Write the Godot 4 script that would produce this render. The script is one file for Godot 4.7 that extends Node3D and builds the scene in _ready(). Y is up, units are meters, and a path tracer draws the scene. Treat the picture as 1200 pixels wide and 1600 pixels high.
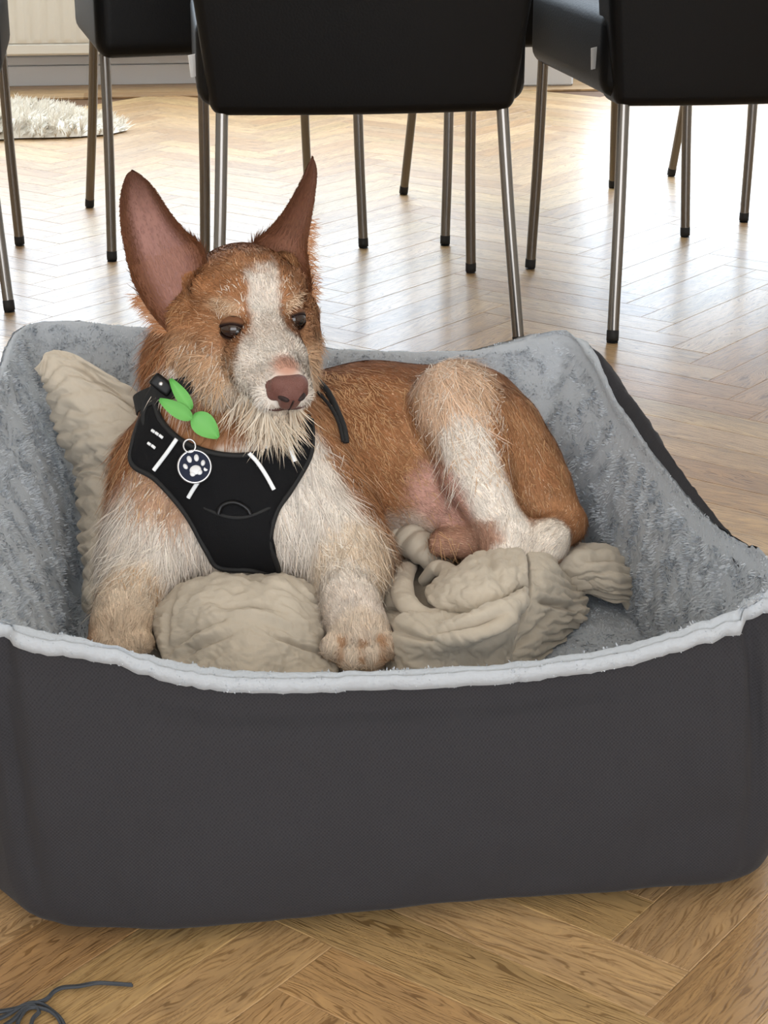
extends Node3D

# ---------------------------------------------------------------- camera model
const FOC := 2900.0      # focal length in pixels of the 1200 x 1600 frame
const CAM_H := 0.79
var pitch := atan2(1100.0, FOC)
var cs := cos(pitch)
var sn := sin(pitch)
var rng := RandomNumberGenerator.new()
var nz := FastNoiseLite.new()
var M := {}

func P(x: float, y: float, d: float) -> Vector3:      # the point that lies d metres deep on the sight line of a pixel
	var a := (x - 600.0) / FOC
	var b := -(y - 800.0) / FOC
	return Vector3(a * d, CAM_H + (-sn + b * cs) * d, (-cs - b * sn) * d)

func PH(x: float, y: float, h: float) -> Vector3:     # the same at a height above the floor
	var b := -(y - 800.0) / FOC
	return P(x, y, (h - CAM_H) / (-sn + b * cs))

func proj(p: Vector3) -> Vector2:
	var d := (p.y - CAM_H) * -sn + p.z * -cs
	return Vector2(600.0 + FOC * p.x / d, 800.0 - FOC * ((p.y - CAM_H) * cs - p.z * sn) / d)

func lin(r: float, g: float, b: float) -> Color:
	return Color(r / 255.0, g / 255.0, b / 255.0).srgb_to_linear()

# ---------------------------------------------------------------- naming
var taken := {}
func numbered(called: String) -> String:
	taken[called] = taken.get(called, 0) + 1
	return called if taken[called] == 1 else "%s_%03d" % [called, taken[called] - 1]

func tag(o: Node3D, label := "", category := "", group := "", kind := "") -> Node3D:
	if label: o.set_meta("label", label)
	if category: o.set_meta("category", category)
	if group: o.set_meta("group", group)
	if kind: o.set_meta("kind", kind)
	return o

func thing(called: String, label: String, category: String, at := Vector3.ZERO, turn := 0.0, group := "") -> Node3D:
	var o := Node3D.new()
	o.name = numbered(called)
	add_child(o, true)
	o.position = at
	o.rotation.y = turn
	return tag(o, label, category, group)

func obj(called: String, mesh: Mesh, mat: Material, parent: Node = null) -> MeshInstance3D:
	var o := MeshInstance3D.new()
	o.mesh = mesh
	if mat: o.material_override = mat
	if parent == null or parent == self:
		o.name = numbered(called)
		add_child(o, true)
	else:
		o.name = called
		parent.add_child(o, true)
	return o

# ---------------------------------------------------------------- mesh builder
class MB:
	var v := PackedVector3Array()
	var n := PackedVector3Array()
	var c := PackedColorArray()
	var uv := PackedVector2Array()
	var ix := PackedInt32Array()
	func tri(a: int, b: int, d: int) -> void:
		ix.append(a); ix.append(b); ix.append(d)
	func quad(a: int, b: int, d: int, e: int) -> void:   # a b d e round the face
		tri(a, b, d); tri(a, d, e)
	func normals() -> void:
		n = PackedVector3Array()
		n.resize(v.size())
		for i in range(0, ix.size(), 3):
			var a := v[ix[i]]
			var f := (v[ix[i + 2]] - a).cross(v[ix[i + 1]] - a)
			n[ix[i]] += f; n[ix[i + 1]] += f; n[ix[i + 2]] += f
		for i in n.size():
			n[i] = n[i].normalized() if n[i].length_squared() > 1e-20 else Vector3.UP
	func add_to(m: ArrayMesh, smooth := true) -> ArrayMesh:
		if smooth and n.size() != v.size():
			normals()
		var a := []
		a.resize(Mesh.ARRAY_MAX)
		if not smooth:
			var v2 := PackedVector3Array(); var n2 := PackedVector3Array(); var u2 := PackedVector2Array(); var c2 := PackedColorArray()
			for i in range(0, ix.size(), 3):
				var f := (v[ix[i + 2]] - v[ix[i]]).cross(v[ix[i + 1]] - v[ix[i]]).normalized()
				for k in 3:
					v2.append(v[ix[i + k]]); n2.append(f)
					if uv.size(): u2.append(uv[ix[i + k]])
					if c.size(): c2.append(c[ix[i + k]])
			a[Mesh.ARRAY_VERTEX] = v2; a[Mesh.ARRAY_NORMAL] = n2
			if uv.size(): a[Mesh.ARRAY_TEX_UV] = u2
			if c.size(): a[Mesh.ARRAY_COLOR] = c2
		else:
			a[Mesh.ARRAY_VERTEX] = v; a[Mesh.ARRAY_NORMAL] = n; a[Mesh.ARRAY_INDEX] = ix
			if uv.size() == v.size(): a[Mesh.ARRAY_TEX_UV] = uv
			if c.size() == v.size(): a[Mesh.ARRAY_COLOR] = c
		m.add_surface_from_arrays(Mesh.PRIMITIVE_TRIANGLES, a)
		return m
	func mesh(smooth := true) -> ArrayMesh:
		return add_to(ArrayMesh.new(), smooth)
	# rows of points joined to a sheet; turned so that (row direction) x (column direction) faces out unless flipped
	func grid(rows: Array, wrap := false, flip := false) -> void:
		var b := v.size()
		var m: int = rows[0].size()
		for r in rows.size():
			for q in m:
				v.append(rows[r][q])
				uv.append(Vector2(float(q) / max(1, m - 1), float(r) / max(1, rows.size() - 1)))
		for r in rows.size() - 1:
			for q in (m if wrap else m - 1):
				var q2 := (q + 1) % m
				var i := b + r * m + q
				var j := b + r * m + q2
				if flip: quad(i, j, j + m, i + m)
				else: quad(i, i + m, j + m, j)
	func cap(ring: PackedVector3Array, flip := false) -> void:
		var b := v.size()
		var mid := Vector3.ZERO
		for p in ring:
			mid += p
		v.append(mid / ring.size()); uv.append(Vector2(0.5, 0.5))
		for p in ring:
			v.append(p); uv.append(Vector2(0.5, 0.5))
		for i in ring.size():
			var j := (i + 1) % ring.size()
			if flip: tri(b, b + 1 + j, b + 1 + i)
			else: tri(b, b + 1 + i, b + 1 + j)
	func box(c0: Vector3, s: Vector3, bs := Basis.IDENTITY, bevel := 0.0) -> void:   # box with chamfered edges, flat faces
		var h := s / 2.0
		var e := minf(bevel, minf(h.x, minf(h.y, h.z)) * 0.9)
		var dirs := [[Vector3(1, 0, 0), Vector3(0, 1, 0), Vector3(0, 0, 1)], [Vector3(0, 1, 0), Vector3(0, 0, 1), Vector3(1, 0, 0)], [Vector3(0, 0, 1), Vector3(1, 0, 0), Vector3(0, 1, 0)]]
		for d in dirs:
			for sg: float in [-1.0, 1.0]:
				var o: Vector3 = d[0] * sg
				var pts := []
				for k in [[-1, -1], [1, -1], [1, 1], [-1, 1]]:
					var q: Vector3 = o * h + d[1] * k[0] * (h.dot(d[1]) - e) + d[2] * k[1] * (h.dot(d[2]) - e)
					pts.append(c0 + bs * q)
				face(pts, bs * o)
		if e <= 0.0: return
		for d in dirs:                                                   # twelve chamfers
			for s1: float in [-1.0, 1.0]:
				for s2: float in [-1.0, 1.0]:
					var pts := []
					for k in [[0, -1], [0, 1], [1, 1], [1, -1]]:
						var q: Vector3 = d[0] * (h.dot(d[0]) - e) * k[1]
						q += d[1] * s1 * (h.dot(d[1]) - (e if k[0] else 0.0)) + d[2] * s2 * (h.dot(d[2]) - (0.0 if k[0] else e))
						pts.append(c0 + bs * q)
					face(pts, bs * (d[1] * s1 + d[2] * s2))
	func face(pts: Array, out: Vector3) -> void:
		var b := v.size()
		for p in pts:
			v.append(p); uv.append(Vector2.ZERO)
		var f: Vector3 = (pts[2] - pts[0]).cross(pts[1] - pts[0])
		if f.dot(out) > 0: quad(b, b + 1, b + 2, b + 3)
		else: quad(b, b + 3, b + 2, b + 1)

func cr(p: Array, t: float, closed := false):            # Catmull-Rom through the values of an array, t counted in its steps
	var m := p.size()
	var i := int(floor(t))
	if not closed: i = clampi(i, 0, m - 2)
	var f := t - i
	var a; var b; var c; var d
	if closed:
		a = p[(i - 1 + m) % m]; b = p[i % m]; c = p[(i + 1) % m]; d = p[(i + 2) % m]
	else:
		b = p[i]; c = p[i + 1]
		a = p[i - 1] if i > 0 else b * 2.0 - c
		d = p[i + 2] if i + 2 < m else c * 2.0 - b
	return b + (c - a) * (0.5 * f) + (a * 2.0 - b * 5.0 + c * 4.0 - d) * (0.5 * f * f) + (b * 3.0 - a - c * 3.0 + d) * (0.5 * f * f * f)

func tube(mb: MB, path: Array, radii: Array, seg := 10, steps := 0, squash := 1.0, up := Vector3.UP) -> void:
	var k := steps if steps else path.size() - 1
	var rows := []
	for i in k + 1:
		var t := float(i) / k * (path.size() - 1)
		var p: Vector3 = cr(path, t)
		var q: Vector3 = cr(path, minf(t + 0.02, path.size() - 1.0))
		var o: Vector3 = cr(path, maxf(t - 0.02, 0.0))
		var d := (q - o).normalized()
		var s := d.cross(up)
		if s.length() < 0.05: s = d.cross(Vector3(0.3, 0.1, 1))
		s = s.normalized()
		var w := s.cross(d)
		var r: float = radii[0] if radii.size() == 1 else cr(radii, float(i) / k * (radii.size() - 1))
		var ring := PackedVector3Array()
		for a in seg:
			var g := TAU * a / seg
			ring.append(p + s * cos(g) * r + w * sin(g) * r * squash)
		rows.append(ring)
	mb.grid(rows, true, true)
	mb.cap(rows[0], true)
	mb.cap(rows[k], false)

func rounded_block(mb: MB, half: Vector3, r: float, seg: int, warp: Callable) -> void:     # a cushion-like block: a cube's surface rounded by r, then warped
	var dirs := [[Vector3(1, 0, 0), Vector3(0, 1, 0), Vector3(0, 0, 1)], [Vector3(0, 1, 0), Vector3(0, 0, 1), Vector3(1, 0, 0)], [Vector3(0, 0, 1), Vector3(1, 0, 0), Vector3(0, 1, 0)]]
	for d in dirs:
		for sg: float in [-1.0, 1.0]:
			var rows := []
			for i in seg + 1:
				var row := PackedVector3Array()
				for j in seg + 1:
					var a: float = edgy(float(i) / seg, d[1].dot(half), r)
					var b: float = edgy(float(j) / seg, d[2].dot(half), r)
					var p: Vector3 = d[0] * sg * d[0].dot(half) + d[1] * a + d[2] * b
					var inn := p.clamp(-half + Vector3.ONE * r, half - Vector3.ONE * r)
					var q := p - inn
					row.append(warp.call(inn + q.normalized() * r))
				rows.append(row)
			mb.grid(rows, false, sg > 0)

func edgy(t: float, h: float, r: float) -> float:         # spreads grid lines densely over the rounded rim
	var e := 0.3
	if t < e: return -h + r * t / e
	if t > 1.0 - e: return h - r * (1.0 - t) / e
	return lerpf(-h + r, h - r, (t - e) / (1.0 - 2.0 * e))

# ---------------------------------------------------------------- materials
func mat(r: float, g: float, b: float, rough := 0.7, metal := 0.0, spec := 0.5) -> StandardMaterial3D:
	var m := StandardMaterial3D.new()
	m.albedo_color = Color(r / 255.0, g / 255.0, b / 255.0)
	m.roughness = rough
	m.metallic = metal
	m.metallic_specular = spec
	return m

func noise_tex(freq: float, as_normal: bool, strength := 4.0, size := 512, octaves := 4, sd := 1, lo := 0.0, hi := 1.0) -> NoiseTexture2D:
	var t := NoiseTexture2D.new()
	var f := FastNoiseLite.new()
	f.noise_type = FastNoiseLite.TYPE_SIMPLEX_SMOOTH
	f.seed = sd
	f.frequency = freq
	f.fractal_octaves = octaves
	t.noise = f
	t.width = size; t.height = size
	t.seamless = true
	if as_normal:
		t.as_normal_map = true
		t.bump_strength = strength
	else:
		var g := Gradient.new()
		g.set_color(0, Color(lo, lo, lo)); g.set_color(1, Color(hi, hi, hi))
		t.color_ramp = g
	return t

func triplanar(m: StandardMaterial3D, s: float) -> StandardMaterial3D:
	m.uv1_triplanar = true
	m.uv1_scale = Vector3.ONE * s
	return m

func weave_image() -> Image:                       # the woven threads of the bed's outer cloth
	var im := Image.create(128, 128, false, Image.FORMAT_RGB8)
	var r := RandomNumberGenerator.new()
	r.seed = 5
	for y in 128:
		for x in 128:
			var a := 0.5 + 0.5 * sin(x * TAU / 8.0 + (PI if int(y / 4) % 2 else 0.0))
			var b := 0.5 + 0.5 * sin(y * TAU / 8.0 + (PI if int(x / 4) % 2 else 0.0))
			var k := 0.78 + 0.14 * maxf(a, b) + r.randf() * 0.08
			im.set_pixel(x, y, Color(k, k, k))
	return im

func wood_image(sd: int, w: int, h: int) -> Array:     # oak: long grain along y, open pores, slow tone
	var g := FastNoiseLite.new(); g.seed = sd; g.frequency = 0.05; g.fractal_octaves = 3
	var slow := FastNoiseLite.new(); slow.seed = sd + 9; slow.frequency = 0.006
	var pore := FastNoiseLite.new(); pore.seed = sd + 20; pore.frequency = 0.22; pore.fractal_octaves = 2
	var im := Image.create(w, h, false, Image.FORMAT_RGB8)
	var hm := Image.create(w, h, false, Image.FORMAT_RGB8)
	for y in h:
		for x in w:
			var bend := slow.get_noise_2d(x, y * 0.25) * 60.0
			var a := g.get_noise_2d((x + bend) * 2.2, y * 0.06 + bend * 0.05)
			var p := pore.get_noise_2d(x * 1.5 + bend, y * 0.055)
			var t := slow.get_noise_2d(x * 0.6 + 500.0, y * 0.12)
			var k := 0.86 + 0.11 * a + 0.12 * t
			var dark := clampf((p - 0.12) * 3.2, 0.0, 1.0)
			k -= 0.19 * dark
			im.set_pixel(x, y, Color(clampf(k * 1.01, 0, 1), clampf(k - 0.025 * dark, 0, 1), clampf(k - 0.06 * dark - 0.02 * a, 0, 1)))
			var hh := 0.7 - 0.55 * dark
			hm.set_pixel(x, y, Color(hh, hh, hh))
	return [im, hm]

func materials() -> void:
	var chrome := mat(190, 186, 180, 0.24, 1.0)
	M.chrome = chrome
	chrome.albedo_color = Color(0.46, 0.445, 0.43)
	M.rubber = mat(14, 14, 14, 0.7)
	var lea := mat(9, 9, 10, 0.5, 0.0, 0.30)
	lea.normal_enabled = true
	lea.normal_texture = noise_tex(0.09, true, 2.0, 256, 3, 4)
	lea.normal_scale = 0.25
	M.leather = triplanar(lea, 9.0)
	M.label = mat(226, 224, 220, 0.8)
	M.wall = mat(226, 222, 214, 0.9)
	M.ceiling = mat(238, 236, 230, 0.95)
	M.skirting = mat(206, 206, 208, 0.5)
	M.radiator = mat(232, 228, 218, 0.4)
	M.frame = mat(235, 234, 230, 0.5)
	var cl := mat(58, 57, 60, 0.95, 0.0, 0.2)
	cl.albedo_texture = ImageTexture.create_from_image(weave_image())
	cl.rim_enabled = true
	cl.rim = 0.25
	cl.normal_enabled = true
	cl.normal_texture = noise_tex(0.02, true, 5.0, 512, 5, 12)
	cl.normal_scale = 0.35
	M.bed_cloth = triplanar(cl, 22.0)
	var pl := mat(172, 177, 183, 0.95, 0.0, 0.2)
	pl.rim_enabled = true
	pl.rim = 0.4
	pl.normal_enabled = true
	pl.normal_texture = noise_tex(0.035, true, 8.0, 512, 4, 3)
	pl.normal_scale = 0.4
	M.plush = triplanar(pl, 6.0)
	var bl := mat(192, 181, 165, 0.95, 0.0, 0.2)
	bl.rim_enabled = true
	bl.rim = 0.45
	bl.normal_enabled = true
	bl.normal_texture = noise_tex(0.05, true, 5.0, 512, 4, 8)
	bl.normal_scale = 0.2
	M.blanket = triplanar(bl, 7.0)
	var fur := mat(255, 255, 255, 0.62, 0.0, 0.3)
	fur.vertex_color_use_as_albedo = true
	M.fur = fur
	var skin := mat(255, 255, 255, 0.75, 0.0, 0.3)
	skin.vertex_color_use_as_albedo = true
	M.skin = skin
	var eye := mat(8, 5, 4, 0.05, 0.0, 0.5)
	M.eye = eye
	var iris := mat(40, 22, 13, 0.08, 0.0, 0.5)
	M.iris = iris
	M.lid = mat(44, 28, 24, 0.5)
	var nose := mat(110, 71, 63, 0.42, 0.0, 0.45)
	nose.normal_enabled = true
	nose.normal_texture = noise_tex(0.16, true, 6.0, 256, 2, 14)
	nose.normal_scale = 0.9
	M.nose = triplanar(nose, 30.0)
	M.nostril = mat(38, 20, 18, 0.7)
	var neo := mat(17, 17, 19, 0.85, 0.0, 0.3)
	neo.normal_enabled = true
	neo.normal_texture = noise_tex(0.12, true, 4.0, 256, 3, 15)
	neo.normal_scale = 0.3
	M.neoprene = triplanar(neo, 20.0)
	M.webbing = mat(20, 20, 21, 0.75)
	M.reflective = mat(240, 242, 244, 0.35)
	M.green = mat(108, 178, 92, 0.55)
	M.silver = mat(206, 206, 208, 0.3, 0.85)
	M.pawmetal = mat(205, 205, 206, 0.45, 0.2)
	M.navy = mat(14, 23, 46, 0.5, 0.0, 0.3)
	M.dark_metal = mat(30, 30, 32, 0.35, 0.6)
	M.yarn = mat(60, 64, 70, 0.95)
	M.sheepskin = mat(244, 238, 226, 0.95)

# ---------------------------------------------------------------- implicit bodies
class Bone:
	var a: Vector3; var b: Vector3; var ra: float; var rb: float
	var flow: Vector3; var length: float
	var inv := Basis(); var ell := false
	func dist(p: Vector3) -> float:
		if ell:
			var q := inv * (p - a)
			var k0 := q.length()
			var k1 := (inv.transposed() * q).length()
			return k0 * (k0 - 1.0) / maxf(k1, 1e-6)
		var ab := b - a
		var t := clampf((p - a).dot(ab) / maxf(ab.length_squared(), 1e-9), 0.0, 1.0)
		return (p - a - ab * t).length() - lerpf(ra, rb, t)

class Field:
	var o: Vector3; var s: float; var nx: int; var ny: int; var nzz: int; var k: float
	var acc := PackedFloat32Array()
	var bones: Array = []
	func _init(lo: Vector3, hi: Vector3, cell: float, sharp: float) -> void:
		o = lo; s = cell; k = sharp
		nx = int((hi.x - lo.x) / s) + 1; ny = int((hi.y - lo.y) / s) + 1; nzz = int((hi.z - lo.z) / s) + 1
		acc.resize(nx * ny * nzz)
	func capsule(a: Vector3, ra: float, b: Vector3, rb: float, flow := Vector3.ZERO, length := 0.012) -> void:
		var q := Bone.new()
		q.a = a; q.b = b; q.ra = ra; q.rb = rb
		q.flow = flow if flow != Vector3.ZERO else (b - a).normalized()
		q.length = length
		put(q, a.min(b) - Vector3.ONE * maxf(ra, rb), a.max(b) + Vector3.ONE * maxf(ra, rb))
	func ellipsoid(c: Vector3, axes: Basis, flow: Vector3, length := 0.012) -> void:
		var q := Bone.new()
		q.a = c; q.inv = axes.inverse(); q.ell = true; q.flow = flow; q.length = length
		var r := Vector3.ONE * maxf(axes.x.length(), maxf(axes.y.length(), axes.z.length()))
		put(q, c - r, c + r)
	func put(q: Bone, lo: Vector3, hi: Vector3) -> void:
		bones.append(q)
		var m := 5.0 / k + 2.0 * s
		var i0 := Vector3i(((lo - o) / s - Vector3.ONE * m / s).floor()).clamp(Vector3i.ZERO, Vector3i(nx - 1, ny - 1, nzz - 1))
		var i1 := Vector3i(((hi - o) / s + Vector3.ONE * m / s).ceil()).clamp(Vector3i.ZERO, Vector3i(nx - 1, ny - 1, nzz - 1))
		for z in range(i0.z, i1.z + 1):
			for y in range(i0.y, i1.y + 1):
				var r := (z * ny + y) * nx
				for x in range(i0.x, i1.x + 1):
					var d := q.dist(o + Vector3(x, y, z) * s)
					if d < m:
						acc[r + x] += exp(-k * d)
	func at(p: Vector3) -> float:                      # about the distance inside the surface, nearest eight samples blended
		var g := (p - o) / s
		var i := Vector3i(g.floor())
		if i.x < 0 or i.y < 0 or i.z < 0 or i.x >= nx - 1 or i.y >= ny - 1 or i.z >= nzz - 1: return -0.1
		var f := g - Vector3(i)
		var b := (i.z * ny + i.y) * nx + i.x
		var z1 := ny * nx
		var e := lerpf(lerpf(lerpf(val(b), val(b + 1), f.x), lerpf(val(b + nx), val(b + nx + 1), f.x), f.y), lerpf(lerpf(val(b + z1), val(b + z1 + 1), f.x), lerpf(val(b + z1 + nx), val(b + z1 + nx + 1), f.x), f.y), f.z)
		return e
	func val(i: int) -> float:
		return log(maxf(acc[i], 1e-4)) / k
	func hit(from: Vector3, dir: Vector3, t0: float, t1: float) -> float:
		var t := t0
		while t < t1:
			if at(from + dir * t) > 0.0:
				var a := t - 0.004
				for j in 6:
					var h := (a + t) / 2.0
					if at(from + dir * h) > 0.0: t = h
					else: a = h
				return t
			t += 0.004
		return -1.0
	func surface(mb: MB) -> void:
		var ins := PackedByteArray()
		ins.resize(acc.size())
		for i in acc.size():
			if acc[i] > 1.0: ins[i] = 1
		var id := PackedInt32Array()
		id.resize(acc.size())
		var off := [0, 1, nx, nx + 1, nx * ny, nx * ny + 1, nx * ny + nx, nx * ny + nx + 1]
		var pos := [Vector3(0, 0, 0), Vector3(1, 0, 0), Vector3(0, 1, 0), Vector3(1, 1, 0), Vector3(0, 0, 1), Vector3(1, 0, 1), Vector3(0, 1, 1), Vector3(1, 1, 1)]
		var edges := [[0, 1], [2, 3], [4, 5], [6, 7], [0, 2], [1, 3], [4, 6], [5, 7], [0, 4], [1, 5], [2, 6], [3, 7]]
		var o3: int = nx; var o5: int = nx * ny
		for z in nzz - 1:
			for y in ny - 1:
				var r := (z * ny + y) * nx
				for x in nx - 1:
					var i := r + x
					var m := ins[i] + ins[i + 1] + ins[i + o3] + ins[i + o3 + 1] + ins[i + o5] + ins[i + o5 + 1] + ins[i + o5 + o3] + ins[i + o5 + o3 + 1]
					if m == 0 or m == 8: continue
					var sum := Vector3.ZERO
					var cnt := 0
					for e in edges:
						var ia: int = i + off[e[0]]
						var ib: int = i + off[e[1]]
						if ins[ia] != ins[ib]:
							var va := val(ia)
							var vb := val(ib)
							sum += pos[e[0]].lerp(pos[e[1]], va / (va - vb))
							cnt += 1
					id[i] = mb.v.size()
					mb.v.append(o + (Vector3(x, y, z) + sum / cnt) * s)
		for z in range(1, nzz - 1):
			for y in range(1, ny - 1):
				var r := (z * ny + y) * nx
				for x in range(1, nx - 1):
					var i := r + x
					var c0 := ins[i]
					if c0 != ins[i + 1]:
						var q := [id[i], id[i - o3], id[i - o3 - o5], id[i - o5]]
						if c0: mb.quad(q[0], q[1], q[2], q[3])
						else: mb.quad(q[3], q[2], q[1], q[0])
					if c0 != ins[i + o3]:
						var q := [id[i], id[i - o5], id[i - o5 - 1], id[i - 1]]
						if c0: mb.quad(q[0], q[1], q[2], q[3])
						else: mb.quad(q[3], q[2], q[1], q[0])
					if c0 != ins[i + o5]:
						var q := [id[i], id[i - 1], id[i - 1 - o3], id[i - o3]]
						if c0: mb.quad(q[0], q[1], q[2], q[3])
						else: mb.quad(q[3], q[2], q[1], q[0])

class Fur:
	var v := PackedVector3Array(); var n := PackedVector3Array(); var c := PackedColorArray(); var ix := PackedInt32Array()
	func add(p: Vector3, up: Vector3, dir: Vector3, l: float, w: float, bend: Vector3, col: Color) -> void:
		var p0 := p - up * 0.001
		var p1 := p0 + dir * (l * 0.4)
		var d2 := (dir + bend * 0.5).normalized()
		var p2 := p1 + d2 * (l * 0.35)
		var p3 := p2 + (d2 + bend * 0.7).normalized() * (l * 0.25)
		var s := dir.cross(up).normalized() * (w * 0.5)
		var b := v.size()
		v.append(p0 + s); v.append(p0 - s); v.append(p1 + s * 0.9); v.append(p1 - s * 0.9); v.append(p2 + s * 0.6); v.append(p2 - s * 0.6); v.append(p3)
		var m := (up - dir * dir.dot(up)).normalized()
		for i in 7:
			n.append(m); c.append(col)
		for q in [0, 1, 2, 2, 1, 3, 2, 3, 4, 4, 3, 5, 4, 5, 6]:
			ix.append(b + q)
	func mesh() -> ArrayMesh:
		var m := ArrayMesh.new()
		var a := []
		a.resize(Mesh.ARRAY_MAX)
		a[Mesh.ARRAY_VERTEX] = v; a[Mesh.ARRAY_NORMAL] = n; a[Mesh.ARRAY_COLOR] = c; a[Mesh.ARRAY_INDEX] = ix
		m.add_surface_from_arrays(Mesh.PRIMITIVE_TRIANGLES, a)
		return m

# ================================================================ the scene
func _ready() -> void:
	rng.seed = 7
	nz.seed = 3
	nz.frequency = 1.0
	# --- camera
	var cam := Camera3D.new()
	cam.name = "camera"
	cam.fov = rad_to_deg(2.0 * atan(800.0 / FOC))
	cam.position = Vector3(0, CAM_H, 0)
	cam.rotation = Vector3(-pitch, 0, 0)
	cam.near = 0.05
	cam.far = 60.0
	add_child(cam)
	cam.current = true
	# --- sky and exposure
	var env := Environment.new()
	env.background_mode = Environment.BG_COLOR
	env.background_color = Color(0.90, 0.95, 1.0)
	env.background_energy_multiplier = 2.2
	env.tonemap_mode = Environment.TONE_MAPPER_LINEAR
	env.tonemap_exposure = 1.3
	env.sdfgi_enabled = true
	env.ssao_enabled = true
	env.ssil_enabled = true
	var we := WorldEnvironment.new()
	we.name = "sky"
	we.environment = env
	add_child(we)
	# --- daylight through the windows, all of them out of view (room frame: x, sill, top, far side?)
	daylight(Vector3(-0.40, 1.47, -5.79), Vector2(2.6, 1.7), 0.0, Color(0.88, 0.94, 1.0), 1.95)  # out of view above the radiator, placed to light the far floor
	daylight(Vector3(2.10, 1.25, -5.79), Vector2(1.6, 2.14), 0.0, Color(0.86, 0.93, 1.0), 1.4)  # out of view on the right, placed for the pale floor reflection
	daylight(Vector3(0.0, 1.35, 2.55), Vector2(4.0, 2.0), PI, Color(1.0, 0.99, 0.98), 1.0)  # unseen window behind the camera, placed to light the dog's front
	materials()
	room()
	floor_planks()
	bed()
	chairs()
	dog()
	blanket()
	small_things()

const ROOM_TURN := 0.1134      # 6.5 degrees: the room is turned against the camera
func R(p: Vector3) -> Vector3:
	return p.rotated(Vector3.UP, ROOM_TURN)

func daylight(at: Vector3, size: Vector2, turn: float, col: Color, energy: float) -> void:
	var l := AreaLight3D.new()
	l.name = numbered("unseen_window_daylight")
	l.area_size = size
	l.area_normalize_energy = false
	l.light_color = col
	l.light_energy = energy
	l.area_range = 30.0
	l.area_attenuation = 2.0
	l.shadow_enabled = true
	l.position = R(at)
	l.rotation.y = ROOM_TURN + turn + PI
	add_child(l)

# ---------------------------------------------------------------- room
func wall_mesh(a: Vector3, b: Vector3, height: float, thick: float, out: Vector3, holes: Array) -> ArrayMesh:
	var mb := MB.new()
	var d := (b - a).normalized()
	var wide := (b - a).length()
	var bs := Basis(d, Vector3.UP, d.cross(Vector3.UP))
	var x := 0.0
	var put := func(x0: float, x1: float, y0: float, y1: float) -> void:
		if x1 - x0 > 0.001 and y1 - y0 > 0.001:
			mb.box(a + d * (x0 + x1) / 2.0 + Vector3.UP * (y0 + y1) / 2.0 + out * thick / 2.0, Vector3(x1 - x0, y1 - y0, thick), bs)
	for h in holes:
		put.call(x, h[0], 0.0, height)
		put.call(h[0], h[1], 0.0, h[2])
		put.call(h[0], h[1], h[3], height)
		x = h[1]
	put.call(x, wide, 0.0, height)
	return mb.mesh(false)

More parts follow.
